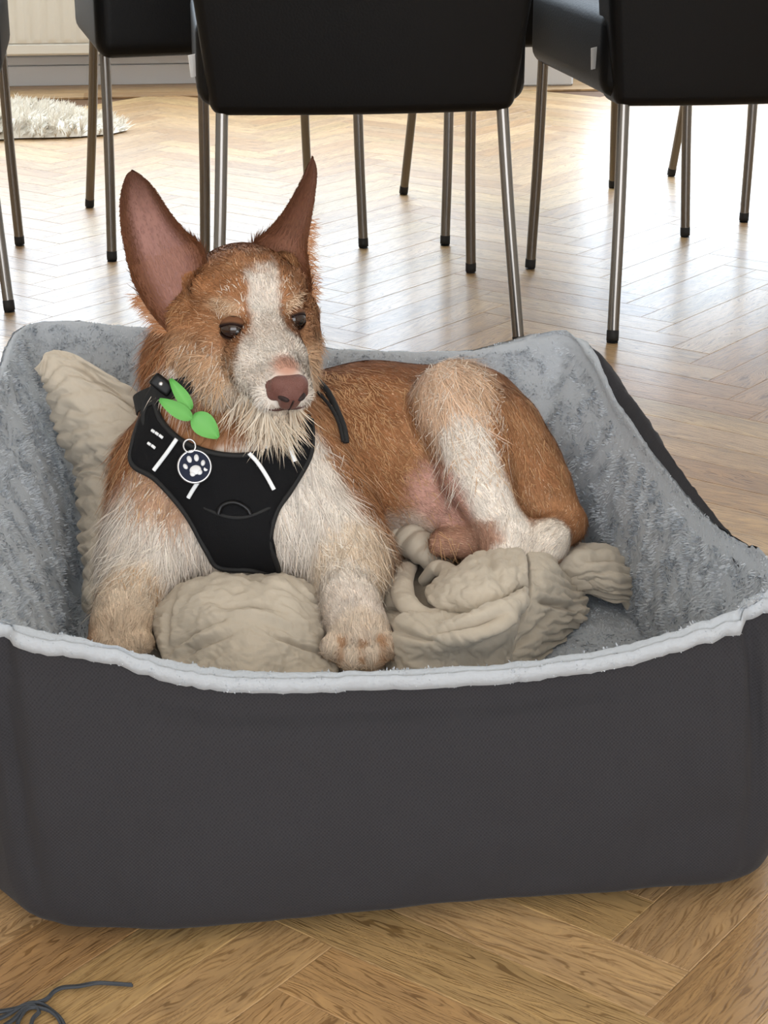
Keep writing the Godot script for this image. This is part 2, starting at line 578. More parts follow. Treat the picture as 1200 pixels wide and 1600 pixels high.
func room() -> void:
	var x0 := -3.3; var x1 := 3.1; var z0 := -5.83; var z1 := 2.62; var hh := 2.6
	var t := 0.22
	var put := func(called: String, mesh: Mesh, m: Material) -> MeshInstance3D:
		var o := obj(called, mesh, m)
		o.rotation.y = ROOM_TURN
		tag(o, "", "", "", "structure")
		return o
	put.call("wall_back", wall_mesh(Vector3(x0 - t, 0, z0), Vector3(x1 + t, 0, z0), hh, t, Vector3(0, 0, -1), [[-1.70 - x0 + t, 0.90 - x0 + t, 0.62, 2.32], [1.30 - x0 + t, 2.90 - x0 + t, 0.18, 2.32]]), M.wall)
	put.call("wall_front", wall_mesh(Vector3(x0 - t, 0, z1), Vector3(x1 + t, 0, z1), hh, t, Vector3(0, 0, 1), [[-2.0 - x0 + t, 2.0 - x0 + t, 0.35, 2.35]]), M.wall)  # opening for the unseen window that lights the dog and bed from the front
	put.call("wall_left", wall_mesh(Vector3(x0, 0, z0), Vector3(x0, 0, z1), hh, t, Vector3(-1, 0, 0), []), M.wall)
	put.call("wall_right", wall_mesh(Vector3(x1, 0, z0), Vector3(x1, 0, z1), hh, t, Vector3(1, 0, 0), []), M.wall)
	var mb := MB.new()
	mb.box(Vector3((x0 + x1) / 2, hh + 0.1, (z0 + z1) / 2), Vector3(x1 - x0 + 2 * t, 0.2, z1 - z0 + 2 * t))
	put.call("ceiling", mb.mesh(false), M.ceiling)
	var k := 0
	for w in [[-0.40, z0 - 0.12, 2.6, 0.62, 2.32], [2.10, z0 - 0.12, 1.6, 0.18, 2.32], [0.0, z1 + 0.12, 4.0, 0.35, 2.35]]:  # frames of the unseen windows; the last one stands behind the camera
		k += 1
		mb = MB.new()
		var hw: float = w[2] / 2.0
		for s: float in [-1.0, 0.0, 1.0]:
			mb.box(Vector3(w[0] + s * (hw - 0.03), (w[3] + w[4]) / 2, w[1]), Vector3(0.06, w[4] - w[3], 0.06), Basis.IDENTITY, 0.008)
		for y in [w[3] + 0.03, w[4] - 0.03]:
			mb.box(Vector3(w[0], y, w[1]), Vector3(w[2], 0.06, 0.06), Basis.IDENTITY, 0.008)
		put.call("unseen_window_%d" % k, mb.mesh(false), M.frame)
	# skirting board with a groove, and a plinth further right
	mb = MB.new()
	mb.box(Vector3(-1.0, 0.030, z0 + 0.010), Vector3(4.5, 0.06, 0.022), Basis.IDENTITY, 0.002)
	mb.box(Vector3(-1.0, 0.0745, z0 + 0.008), Vector3(4.5, 0.027, 0.017), Basis.IDENTITY, 0.003)
	put.call("baseboard_back", mb.mesh(false), M.skirting)
	mb = MB.new()
	mb.box(Vector3(1.02, 0.09, z0 + 0.10), Vector3(0.40, 0.18, 0.20), Basis.IDENTITY, 0.006)
	put.call("trim_1", mb.mesh(false), M.skirting)
	# radiator under the window
	var ra := thing("radiator", "cream fluted panel radiator low on the back wall", "radiator", R(Vector3(-0.45, 0.10, z0 + 0.085)), ROOM_TURN)
	mb = MB.new()
	var rows := [PackedVector3Array(), PackedVector3Array(), PackedVector3Array(), PackedVector3Array()]
	var w2 := 0.85
	var steps := 304
	for i in steps + 1:
		var x := lerpf(-w2, w2, float(i) / steps)
		var f := fposmod(x / 0.045, 1.0)
		var dep := 0.006 * (smoothstep(0.08, 0.3, f) - smoothstep(0.7, 0.92, f))
		rows[0].append(Vector3(x, 0.036, 0.012)); rows[1].append(Vector3(x, 0.05, 0.012 + dep))
		rows[2].append(Vector3(x, 0.43, 0.012 + dep)); rows[3].append(Vector3(x, 0.445, 0.012))
	mb.grid(rows, false, true)
	obj("fluted_panel", mb.mesh(), M.radiator, ra)
	mb = MB.new()
	mb.box(Vector3(0, 0.018, 0), Vector3(w2 * 2, 0.036, 0.028), Basis.IDENTITY, 0.006)
	obj("bottom_rail", mb.mesh(false), M.radiator, ra)
	mb = MB.new()
	mb.box(Vector3(0, 0.462, 0), Vector3(w2 * 2, 0.034, 0.028), Basis.IDENTITY, 0.006)
	obj("top_rail", mb.mesh(false), M.radiator, ra)
	mb = MB.new()
	mb.box(Vector3(0, 0.24, -0.02), Vector3(w2 * 2 - 0.02, 0.4, 0.055), Basis.IDENTITY, 0.004)
	obj("body", mb.mesh(false), M.radiator, ra)

# ---------------------------------------------------------------- floor
func plank_mesh(l: float, w: float, u0: float, v0: float) -> ArrayMesh:     # long side on z, top at y = 0, bevelled rim, grain along uv's y
	var mb := MB.new()
	var e := 0.0006
	var hx := w / 2 - 0.00012; var hz := l / 2 - 0.00012
	var rings := [[hx, -0.006, hz], [hx, -e, hz], [hx - e, 0.0, hz - e]]
	for r in rings:
		for q in [[-1, -1], [1, -1], [1, 1], [-1, 1]]:
			mb.v.append(Vector3(q[0] * r[0], r[1], q[1] * r[2]))
			mb.uv.append(Vector2(u0 + (q[0] * r[0] / w + 0.5) * 0.5, v0 + (q[1] * r[2] / l + 0.5) * 0.5))
	for k in 2:
		for q in 4:
			var a := k * 4 + q
			var b := k * 4 + (q + 1) % 4
			mb.quad(a, b, b + 4, a + 4)
	mb.quad(8, 9, 10, 11)
	return mb.mesh(false)

func floor_planks() -> void:
	var w := 0.0655; var l := 0.358
	var base := obj("floor", null, null)
	tag(base, "", "", "", "structure")
	var mb := MB.new()
	mb.box(R(Vector3(-0.1, -0.106, -1.6)), Vector3(6.9, 0.2, 8.9), Basis(Vector3.UP, ROOM_TURN))
	base.mesh = mb.mesh(false)
	base.material_override = mat(96, 66, 38, 0.7)
	var mats := []
	var tones := [[206, 169, 119], [198, 159, 109], [212, 176, 127], [191, 151, 103], [203, 167, 121], [208, 173, 119]]
	for i in 3:
		var im := wood_image(40 + i * 7, 256, 1024)
		var tex := ImageTexture.create_from_image(im[0])
		var bump: Image = im[1]
		bump.bump_map_to_normal_map(1.6)
		var nt := ImageTexture.create_from_image(bump)
		for j in 2:
			var tn: Array = tones[i * 2 + j]
			var m := mat(tn[0], tn[1], tn[2], 0.42, 0.0, 0.5)
			m.clearcoat_enabled = true
			m.clearcoat = 0.22
			m.clearcoat_roughness = 0.2
			m.albedo_texture = tex
			m.normal_enabled = true
			m.normal_texture = nt
			m.normal_scale = 0.35
			mats.append(m)
	var meshes := []
	for i in 4:
		meshes.append(plank_mesh(l, w, 0.5 * (i % 2), 0.5 * (i / 2)))
	# the pattern's own axes: u up to the right, v down to the right
	var a := deg_to_rad(53.0)
	var A := Vector3(cos(a), 0, -sin(a))
	var B := Vector3(sin(a), 0, cos(a))
	var U0 := 0.849; var V0 := -0.737
	var found := []
	for c in range(-14, 15):
		for k in range(-70, 71):
			var ou := U0 + k * w + c * (l - w)
			var ov := V0 - k * w + c * (l + w)
			for kind in 2:
				var mid: Vector3
				if kind == 0: mid = A * (ou + w / 2) + B * (ov + l / 2)
				else: mid = A * (ou + w - l / 2) + B * (ov - w / 2)
				var loc := mid.rotated(Vector3.UP, -ROOM_TURN)
				if loc.x < -3.15 or loc.x > 2.95 or loc.z > 2.45 or loc.z < -5.50: continue
				var s := proj(mid)
				var d := mid.z * -cs + (mid.y - CAM_H) * -sn
				var seen := d > 0.5 and s.x > -60 and s.x < 1260 and s.y > 120 and s.y < 1690
				if seen and s.y > 590 and s.y < 1370 and s.x < 930 + (s.y - 590) * 0.45 - 60: seen = false
				found.append([mid, kind, seen, d])
	found.sort_custom(func(p, q): return p[3] < q[3] if p[2] == q[2] else p[2])
	var far := []
	for i in 6:
		far.append(MB.new())
	var r := RandomNumberGenerator.new()
	r.seed = 11
	var placed := 0
	for f in found:
		var mi := r.randi() % 6
		var turn := (atan2(B.x, B.z) if f[1] == 0 else atan2(A.x, A.z)) + (PI if r.randf() < 0.5 else 0.0)
		var me: ArrayMesh = meshes[r.randi() % 4]
		var lift := r.randf_range(-0.0003, 0.0)
		if f[2] and placed < 300:
			placed += 1
			var o := obj("plank", me, mats[mi], base)
			o.position = f[0] + Vector3.UP * lift
			o.rotation.y = turn
		else:
			var g: MB = far[mi]
			var arr := me.surface_get_arrays(0)
			var bs := Basis(Vector3.UP, turn)
			var vs: PackedVector3Array = arr[Mesh.ARRAY_VERTEX]
			var us: PackedVector2Array = arr[Mesh.ARRAY_TEX_UV]
			for i in vs.size():
				g.v.append(bs * vs[i] + f[0] + Vector3.UP * lift)
				g.uv.append(us[i])
				g.ix.append(g.v.size() - 1)
	var rest := ArrayMesh.new()
	for i in 6:
		far[i].add_to(rest, false)
	var ro := obj("remaining_planks", rest, null, base)
	for i in 6:
		ro.set_surface_override_material(i, mats[i])
	tag(ro, "", "", "", "stuff")
	# border strips along the back wall
	for i in 3:
		for j in 7:
			var o := obj("border_plank", plank_mesh(0.9, 0.085, 0.5 * ((i + j) % 2), 0.0), mats[(i * 3 + j) % 6], base)
			o.position = R(Vector3(-2.9 + 0.9 * j + 0.2 * i, 0.0012, -5.77 + 0.086 * i))
			o.rotation.y = ROOM_TURN + PI / 2

# ---------------------------------------------------------------- bed
var bed_in: Array = []          # inner bottom loop, kept for the cushion
func bed() -> void:
	var t := thing("dog_bed", "square charcoal grey dog bed lined with pale grey plush on the parquet", "dog bed")
	# stations round the rim, front left corner first, anticlockwise seen from above going along the front: [ridge xyz][outer bottom xz][inner bottom xz]
	var st := [
		[[-0.292, 0.252, -1.222], [-0.268, -1.205], [-0.262, -1.42], 0.97],
		[[-0.200, 0.229, -1.212], [-0.190, -1.180], [-0.190, -1.36], 0.97],
		[[-0.120, 0.2035, -1.222], [-0.110, -1.185], [-0.110, -1.345], 0.97],
		[[-0.010, 0.1965, -1.234], [0.000, -1.205], [-0.010, -1.35], 0.97],
		[[0.110, 0.1985, -1.247], [0.110, -1.222], [0.110, -1.36], 0.97],
		[[0.200, 0.2155, -1.252], [0.200, -1.234], [0.190, -1.375], 0.97],
		[[0.288, 0.248, -1.272], [0.292, -1.262], [0.246, -1.44], 0.97],
		[[0.272, 0.250, -1.400], [0.325, -1.40], [0.242, -1.52], 1.11],
		[[0.258, 0.250, -1.540], [0.318, -1.56], [0.226, -1.62], 1.155],
		[[0.240, 0.256, -1.720], [0.296, -1.76], [0.192, -1.73], 1.15],
		[[0.196, 0.276, -1.868], [0.240, -1.91], [0.140, -1.79], 1.03],
		[[0.080, 0.250, -1.905], [0.090, -1.95], [0.070, -1.82], 0.97],
		[[-0.100, 0.247, -1.935], [-0.100, -1.97], [-0.100, -1.84], 0.97],
		[[-0.260, 0.262, -1.955], [-0.270, -1.99], [-0.220, -1.85], 0.97],
		[[-0.375, 0.275, -1.925], [-0.420, -1.95], [-0.305, -1.82], 0.97],
		[[-0.378, 0.272, -1.760], [-0.425, -1.76], [-0.300, -1.72], 0.97],
		[[-0.370, 0.262, -1.580], [-0.410, -1.57], [-0.288, -1.60], 0.97],
		[[-0.345, 0.262, -1.380], [-0.385, -1.38], [-0.275, -1.50], 0.97]]
	var rr := []; var oo := []; var ii := []; var ss := []
	for s in st:
		rr.append(Vector3(s[0][0], s[0][1], s[0][2])); oo.append(Vector3(s[1][0], 0.004, s[1][1])); ii.append(Vector3(s[2][0], 0.078, s[2][1])); ss.append(s[3])
	var n := st.size()
	var steps := 360
	var outer := []; var lining := []
	var mid := Vector3(-0.05, 0, -1.58)
	bed_in = []
	for k in steps + 1:
		var u := float(k) / steps * n
		var r: Vector3 = cr(rr, u, true)
		var o: Vector3 = cr(oo, u, true)
		var i: Vector3 = cr(ii, u, true)
		var seam: float = cr(ss, u, true)
		var back := smoothstep(6.5, 7.5, u) * (1.0 - smoothstep(16.5, 17.6, u))
		var w := (r - i); w.y = 0; w = w.normalized()           # outwards
		# dents where the corner seams pull the cloth in
		var dent := 0.0
		for q in [0.25, 5.75]:
			dent += exp(-pow((u - q) / 0.09, 2.0)) * 0.012
		for q in [10.05, 14.0, 13.3]:
			dent += exp(-pow((u - q) / 0.10, 2.0)) * 0.010 * 0.6
		var prof := PackedVector3Array()
		# profile from the outer foot (0) over the crest (1) to the inner foot (2)
		var key := [o - w * 0.03, o + w * 0.006 + Vector3.UP * 0.012, o.lerp(r, 0.22) + w * 0.022, o.lerp(r, 0.5) + w * 0.026, o.lerp(r, 0.78) + w * 0.018, r + w * 0.010 - Vector3.UP * 0.026, r + w * 0.006 - Vector3.UP * 0.010, r, r - w * 0.006 - Vector3.UP * 0.005, r.lerp(i, 0.12) - w * 0.006 - Vector3.UP * 0.010, r.lerp(i, 0.45) - w * 0.010, r.lerp(i, 0.75) - w * 0.006, i, i - w * 0.03 - Vector3.UP * 0.015]
		var kt := [0.0, 0.08, 0.25, 0.5, 0.75, 0.9, 0.96, 1.0, 1.06, 1.2, 1.45, 1.75, 1.95, 2.0]
		var ob := PackedVector3Array(); var lb := PackedVector3Array()
		for j in 41:
			ob.append(bed_point(key, kt, seam * float(j) / 40.0, w, u, dent, false))
		for j in 45:
			lb.append(bed_point(key, kt, lerpf(seam, 2.0, pow(float(j) / 44.0, 1.3)), w, u, dent, true))
		# the lining's rolled hem over the cloth
		var hem := PackedVector3Array()
		var hw := 0.003 + 0.002 * (1.0 - back)
		var down := (ob[40] - ob[38]).normalized()
		var out2 := (w * 0.9 + Vector3.UP * 0.3).normalized().slerp((w * -0.55 + Vector3.UP * 0.83).normalized(), smoothstep(0.98, 1.08, seam))
		hem.append(lb[0] - down * 0.004 - out2 * 0.003)
		hem.append(lb[0] - down * 0.006 + out2 * hw * 0.6)
		hem.append(lb[0] + out2 * hw)
		lb[0] = lb[0] + out2 * hw * 0.9 + down * 0.005
		lb[1] += out2 * hw * 0.7
		lb[2] += out2 * hw * 0.45
		lb[3] += out2 * hw * 0.2
		hem.append_array(lb)
		outer.append(ob)
		lining.append(hem)
		bed_in.append(i)
	var mb := MB.new()
	mb.grid(outer, false, true)
	obj("outer_cover", mb.mesh(), M.bed_cloth, t)
	var ml := MB.new()
	ml.grid(lining, false, true)
	obj("plush_lining", ml.mesh(), M.plush, t)
	# cushion
	var mc := MB.new()
	var rows := []
	for q in 26:
		var ring := PackedVector3Array()
		var f := float(q) / 25.0
		for k in 120:
			var i: Vector3 = bed_in[k * 3]
			var c := Vector3(-0.03, 0.0, -1.6)
			var p := c.lerp(i, lerpf(0.02, 1.06, f))
			p.y = 0.078 + 0.012 * sqrt(maxf(0.0, 1.0 - pow(f, 6.0))) - 0.006 + 0.003 * nz.get_noise_2d(p.x * 25.0, p.z * 25.0)
			ring.append(p)
		rows.append(ring)
	mc.grid(rows, true, false)
	mc.cap(rows[0], true)
	obj("cushion", mc.mesh(), M.plush, t)
	# base cloth
	var mbm := MB.new()
	var foot := PackedVector3Array()
	for k in 120:
		foot.append(outer[k * 3][0])
	mbm.cap(foot, true)
	obj("base", mbm.mesh(), M.bed_cloth, t)
	# plush pile standing on the lining and the cushion
	var fur := Fur.new()
	var r := RandomNumberGenerator.new()
	r.seed = 21
	pile(fur, ml, 120000, r, true)
	pile(fur, mc, 30000, r)
	var pm := mat(162, 167, 172, 0.9, 0.0, 0.2)
	pm.vertex_color_use_as_albedo = true
	pm.albedo_color = Color.WHITE
	var po := obj("plush_pile", fur.mesh(), pm, t)
	tag(po, "", "", "", "stuff")

func pile(fur: Fur, mb: MB, count: int, r: RandomNumberGenerator, short_hem := false) -> void:
	var ar := PackedFloat32Array()
	var total := 0.0
	for i in range(0, mb.ix.size(), 3):
		total += (mb.v[mb.ix[i + 1]] - mb.v[mb.ix[i]]).cross(mb.v[mb.ix[i + 2]] - mb.v[mb.ix[i]]).length()
		ar.append(total)
	for k in count:
		var i := ar.bsearch(r.randf() * total) * 3
		if i + 2 >= mb.ix.size(): continue
		var a := sqrt(r.randf()); var b := r.randf()
		var p := mb.v[mb.ix[i]] * (1 - a) + mb.v[mb.ix[i + 1]] * (a * (1 - b)) + mb.v[mb.ix[i + 2]] * (a * b)
		var n := mb.n[mb.ix[i]]
		var f := Vector3(nz.get_noise_3dv(p * 28.0), nz.get_noise_3dv(p * 28.0 + Vector3(90, 0, 0)) - 0.15, nz.get_noise_3dv(p * 28.0 + Vector3(0, 70, 0))) * 1.5
		var d := (n * 0.40 + f + Vector3(r.randf_range(-1, 1), r.randf_range(-1, 1), r.randf_range(-1, 1)) * 0.3)
		d = d.normalized()
		if d.dot(n) < 0.15: d = (d + n * 0.5).normalized()
		var g := r.randf_range(0.86, 1.1)
		var hem := mb.uv[mb.ix[i]].x < 0.18 and mb.uv.size() > 5000 and short_hem
		if hem and r.randf() < 0.5: continue
		fur.add(p, n, d, r.randf_range(0.0035, 0.0060) * (0.4 if hem else 1.0), 0.0014, Vector3.ZERO, lin(182, 187, 193) * g)

func bed_point(key: Array, kt: Array, s: float, w: Vector3, u: float, dent: float, plush: bool) -> Vector3:
	var j := 0
	while j < kt.size() - 2 and s > kt[j + 1]:
		j += 1
	var p: Vector3 = cr(key, j + (s - kt[j]) / (kt[j + 1] - kt[j]))
	var side := 1.0 if s < 1.0 else -0.8
	p -= w * dent * side * sin(clampf(s, 0.0, 2.0) * PI * 0.5) if s < 1.0 else w * -dent * sin((s - 1.0) * PI) * 1.2
	# loose cloth: broad dimples, finer creases near the corners
	var a := 0.0055 if s < 1.0 else 0.003
	var q := p * 9.0
	p += w * side * (nz.get_noise_3dv(q) * a + nz.get_noise_3d(p.x * 22.0, p.y * 8.0, p.z * 22.0) * a * 0.5) * smoothstep(0.0, 0.15, s) * (1.0 - smoothstep(1.85, 2.0, s))
	if s < 1.0: p += w * 0.0035 * sin(u * 34.0 + s * 7.0) * smoothstep(0.35, 0.8, s) * (exp(-pow((u - 5.75) / 0.32, 2.0)) + exp(-pow((u - 0.1) / 0.25, 2.0)))
	if plush:
		p += w * side * nz.get_noise_3dv(p * 70.0) * 0.0016
	if absf(s - 1.0) < 0.2: p.y += nz.get_noise_1d(u * 6.0) * 0.002 + nz.get_noise_1d(u * 30.0) * 0.0008
	return p

# ---------------------------------------------------------------- chairs
func make_chair(label: String) -> Node3D:
	var t := thing("dining_chair", label, "chair", Vector3.ZERO, 0.0, "black leather dining chairs round the table")
	# local frame: x right and +z towards the chair's back, feet round the origin
	var mb := MB.new()
	rounded_block(mb, Vector3(0.265, 0.24, 0.045), 0.020, 16, func(p: Vector3) -> Vector3:
		var y := p.y + 0.24
		var x := p.x * (0.868 + 0.13 * clampf(y / 0.28, 0.0, 1.0) - 0.03 * clampf((y - 0.3) / 0.2, 0.0, 1.0))
		return Vector3(x, 0.358 + y, 0.185 + p.z + y * 0.14 + 0.02 * (p.x / 0.265) * (p.x / 0.265) * -1.0))
	obj("backrest", mb.mesh(), M.leather, t)
	mb = MB.new()
	rounded_block(mb, Vector3(0.25, 0.07, 0.235), 0.03, 10, func(p: Vector3) -> Vector3:
		return Vector3(p.x, 0.438 + p.y + 0.006 * cos(p.x * 6.0) * cos(p.z * 6.0), p.z - 0.03))
	obj("seat", mb.mesh(), M.leather, t)
	for q in [[1, 1], [-1, 1], [1, -1], [-1, -1]]:
		var sx: float = q[0]
		var rear: bool = q[1] > 0
		var foot := Vector3(sx * (0.236 if rear else 0.2405), 0.0, 0.265 if rear else -0.245)
		var top := Vector3(sx * (0.2115 if rear else 0.232), 0.40, 0.188 if rear else -0.225)
		var low := foot.lerp(top, 0.045)
		mb = MB.new()
		tube(mb, [low, foot.lerp(top, 0.5) + Vector3(-sx * 0.0015, 0, 0), top], [0.0092, 0.0096], 20, 12)
		var lg := obj("leg", mb.mesh(), M.chrome, t)
		mb = MB.new()
		tube(mb, [foot + Vector3.UP * 0.0005, foot + Vector3.UP * 0.003, low + Vector3.UP * 0.001], [0.0085, 0.0096, 0.0096], 18, 4)
		obj("rubber_foot", mb.mesh(), M.rubber, lg)
	return t

func chairs() -> void:
	# [label, anchor foot (local), where that foot stands, turn]
	var plan := [
		["black leather dining chair seen square from behind, right behind the dog", Vector3(0.236, 0, 0.265), Vector3(0.211, 0, -2.802), 6.5],
		["black leather dining chair with a white tag on its side, by the right edge", Vector3(-0.236, 0, 0.265), Vector3(0.361, 0, -2.839), 10.0],
		["black leather dining chair cut off by the left edge of the picture", Vector3(0.236, 0, 0.265), Vector3(-0.628, 0, -3.03), 9.0],
		["black leather dining chair in front of the radiator, on the far side of the table", Vector3(0.2405, 0, -0.245), Vector3(-0.507, 0, -3.402), 193.6],
		["far dining chair showing only its chrome legs under the middle chair, right of the ears", Vector3(0.2405, 0, -0.245), Vector3(0.118, 0, -3.537), 189.0],
		["far dining chair whose one chrome leg stands farthest right under the tagged chair", Vector3(0.2405, 0, -0.245), Vector3(0.734, 0, -3.751), 189.0]]
	var proto := make_chair("")
	for i in plan.size():
		var q: Array = plan[i]
		var o: Node3D = proto
		if i:
			o = proto.duplicate()
			o.name = numbered("dining_chair")
			add_child(o)
		tag(o, q[0], "chair", "black leather dining chairs round the table")
		var turn := deg_to_rad(q[3])
		o.rotation.y = turn
		o.position = q[2] - (q[1] as Vector3).rotated(Vector3.UP, turn)
		o.position.y = 0.0
		if i < 2:
			var mb := MB.new()
			mb.box(Vector3.ZERO, Vector3(0.020, 0.034, 0.0016), Basis.IDENTITY, 0.0004)
			var l := obj("side_tag", mb.mesh(false), M.label, o)
			l.position = Vector3(-0.250, 0.428, 0.160)
			l.rotation = Vector3(0.12, 0.35, 0.14)
			tag(l, "white fabric tag")

# ---------------------------------------------------------------- dog
var dog_body: Field
var dog_head: Field
var hc: Vector3; var hr: Vector3; var hu: Vector3; var hf: Vector3
var paints: Array = []
var eye_spots: Array = []        # where the two eyes break the surface of the head

func HL(x: float, y: float, z: float) -> Vector3:
	return hc + hr * x + hu * y + hf * z

func head_local(p: Vector3) -> Vector3:
	var q := p - hc
	return Vector3(q.dot(hr), q.dot(hu), q.dot(hf))

func head_frame() -> void:
	var psi := deg_to_rad(20.0); var pit := deg_to_rad(-6.0); var rol := deg_to_rad(-1.5)
	hf = Vector3(sin(psi) * cos(pit), sin(pit), cos(psi) * cos(pit))
	var r := Vector3(cos(psi), 0, -sin(psi))
	var u := hf.cross(r)
	hr = r * cos(rol) + u * sin(rol)
	hu = u * cos(rol) - r * sin(rol)
	hc = P(410, 504, 1.63)

func cap(f: Field, x0, y0, d0, r0, x1, y1, d1, r1, length := 0.012, flow := Vector3.ZERO) -> void:
	f.capsule(P(x0, y0, d0), r0, P(x1, y1, d1), r1, flow, length)

func build_dog_body(f: Field) -> void:
	var dn := Vector3(0, -1, 0)
	cap(f, 385, 805, 1.725, 0.074, 400, 690, 1.725, 0.068, 0.026, Vector3(0, -1, 0.1))
	cap(f, 425, 735, 1.765, 0.086, 585, 712, 1.83, 0.089, 0.022, Vector3(0.75, -0.6, -0.2))
	cap(f, 585, 712, 1.83, 0.089, 720, 698, 1.85, 0.078, 0.020, Vector3(0.7, -0.65, -0.1))
	cap(f, 720, 698, 1.85, 0.078, 790, 740, 1.83, 0.056, 0.015)
	cap(f, 350, 700, 1.72, 0.073, 322, 575, 1.725, 0.060, 0.032, Vector3(-0.25, -1, 0))
	cap(f, 262, 735, 1.73, 0.052, 232, 870, 1.70, 0.044, 0.032, Vector3(-0.2, -1, 0.1))
	cap(f, 228, 880, 1.70, 0.038, 198, 940, 1.65, 0.028, 0.030)
	cap(f, 470, 750, 1.73, 0.056, 535, 862, 1.70, 0.044, 0.030, Vector3(0.25, -1, 0.1))
	cap(f, 550, 880, 1.69, 0.037, 542, 945, 1.64, 0.0255, 0.028)
	# hind quarter
	cap(f, 790, 740, 1.80, 0.050, 715, 632, 1.755, 0.041, 0.026, Vector3(0.45, -0.85, 0.1))
	cap(f, 775, 680, 1.79, 0.045, 835, 790, 1.79, 0.034, 0.016, Vector3(0.3, -1, 0))
	cap(f, 708, 636, 1.745, 0.034, 745, 740, 1.735, 0.028, 0.026)
	cap(f, 745, 740, 1.735, 0.028, 795, 850, 1.70, 0.019, 0.020)
	cap(f, 795, 850, 1.70, 0.020, 780, 890, 1.68, 0.018, 0.008)
	cap(f, 888, 815, 1.76, 0.014, 850, 850, 1.715, 0.018, 0.012, Vector3(-0.8, -0.5, 0.2))
	cap(f, 850, 850, 1.715, 0.018, 822, 868, 1.70, 0.011, 0.012, Vector3(-0.8, -0.5, 0.2))
	cap(f, 845, 780, 1.78, 0.034, 885, 820, 1.765, 0.016, 0.014)
	cap(f, 690, 850, 1.735, 0.013, 765, 854, 1.72, 0.013, 0.004)
	cap(f, 690, 770, 1.80, 0.045, 740, 800, 1.78, 0.045, 0.005)

func build_paw(f: Field, w: Array, p: Array, toes: Array) -> void:       # wrist, paw, toes
	cap(f, w[0], w[1], w[2], w[3], p[0], p[1], p[2], 0.0265, 0.016)
	for i in toes.size():
		var q: Array = toes[i]
		cap(f, lerpf(p[0], q[0], 0.35), p[1] + 6, p[2], 0.0145, q[0], q[1], p[2] - 0.018, 0.0106 if i in [0, 3] else 0.0116, 0.007)

func build_dog_head(f: Field) -> void:
	var bk := -hf
	f.ellipsoid(HL(0, 0.004, -0.056), Basis(hr * 0.051, hu * 0.047, hf * 0.058), (bk + hu * 0.2), 0.008)
	for s: float in [-1.0, 1.0]:
		f.capsule(HL(s * 0.021, 0.018, -0.020), 0.0155, HL(s * 0.036, 0.018, -0.040), 0.0160, bk + hr * s * 0.3, 0.008)
		f.capsule(HL(s * 0.032, -0.022, -0.022), 0.0195, HL(s * 0.044, -0.018, -0.06), 0.027, bk - hu * 0.7 + hr * s * 0.2, 0.014)
		f.capsule(HL(s * 0.016, -0.033, 0.012), 0.020, HL(s * 0.0115, -0.040, 0.066), 0.0145, bk - hu * 0.7, 0.009)
		f.capsule(HL(s * 0.046, -0.038, -0.050), 0.025, HL(s * 0.030, -0.054, -0.004), 0.020, bk * 0.4 - hu, 0.024)
		f.capsule(HL(s * 0.034, 0.010, -0.075), 0.020, HL(s * 0.044, 0.018, -0.085), 0.016, hu + hr * s * 0.4, 0.012)
	f.capsule(HL(0, -0.008, -0.015), 0.027, HL(0, -0.026, 0.064), 0.0175, bk + hu * 0.1, 0.007)
	for s: float in [-1.0, 1.0]:
		f.capsule(HL(s * 0.016, -0.012, -0.012), 0.017, HL(s * 0.013, -0.022, 0.03), 0.018, bk, 0.007)
	f.capsule(HL(0, -0.052, -0.03), 0.022, HL(0, -0.057, 0.052), 0.0115, -hu + hf * 0.15, 0.026)
	f.capsule(HL(0, -0.04, -0.065), 0.040, P(330, 600, 1.72), 0.052, Vector3(-0.1, -1, 0), 0.022)

func spot(a: Vector3, b: Vector3, r: float, soft: float, col: Color, k := 1.0) -> void:
	paints.append([a, b, r, soft, col, k])

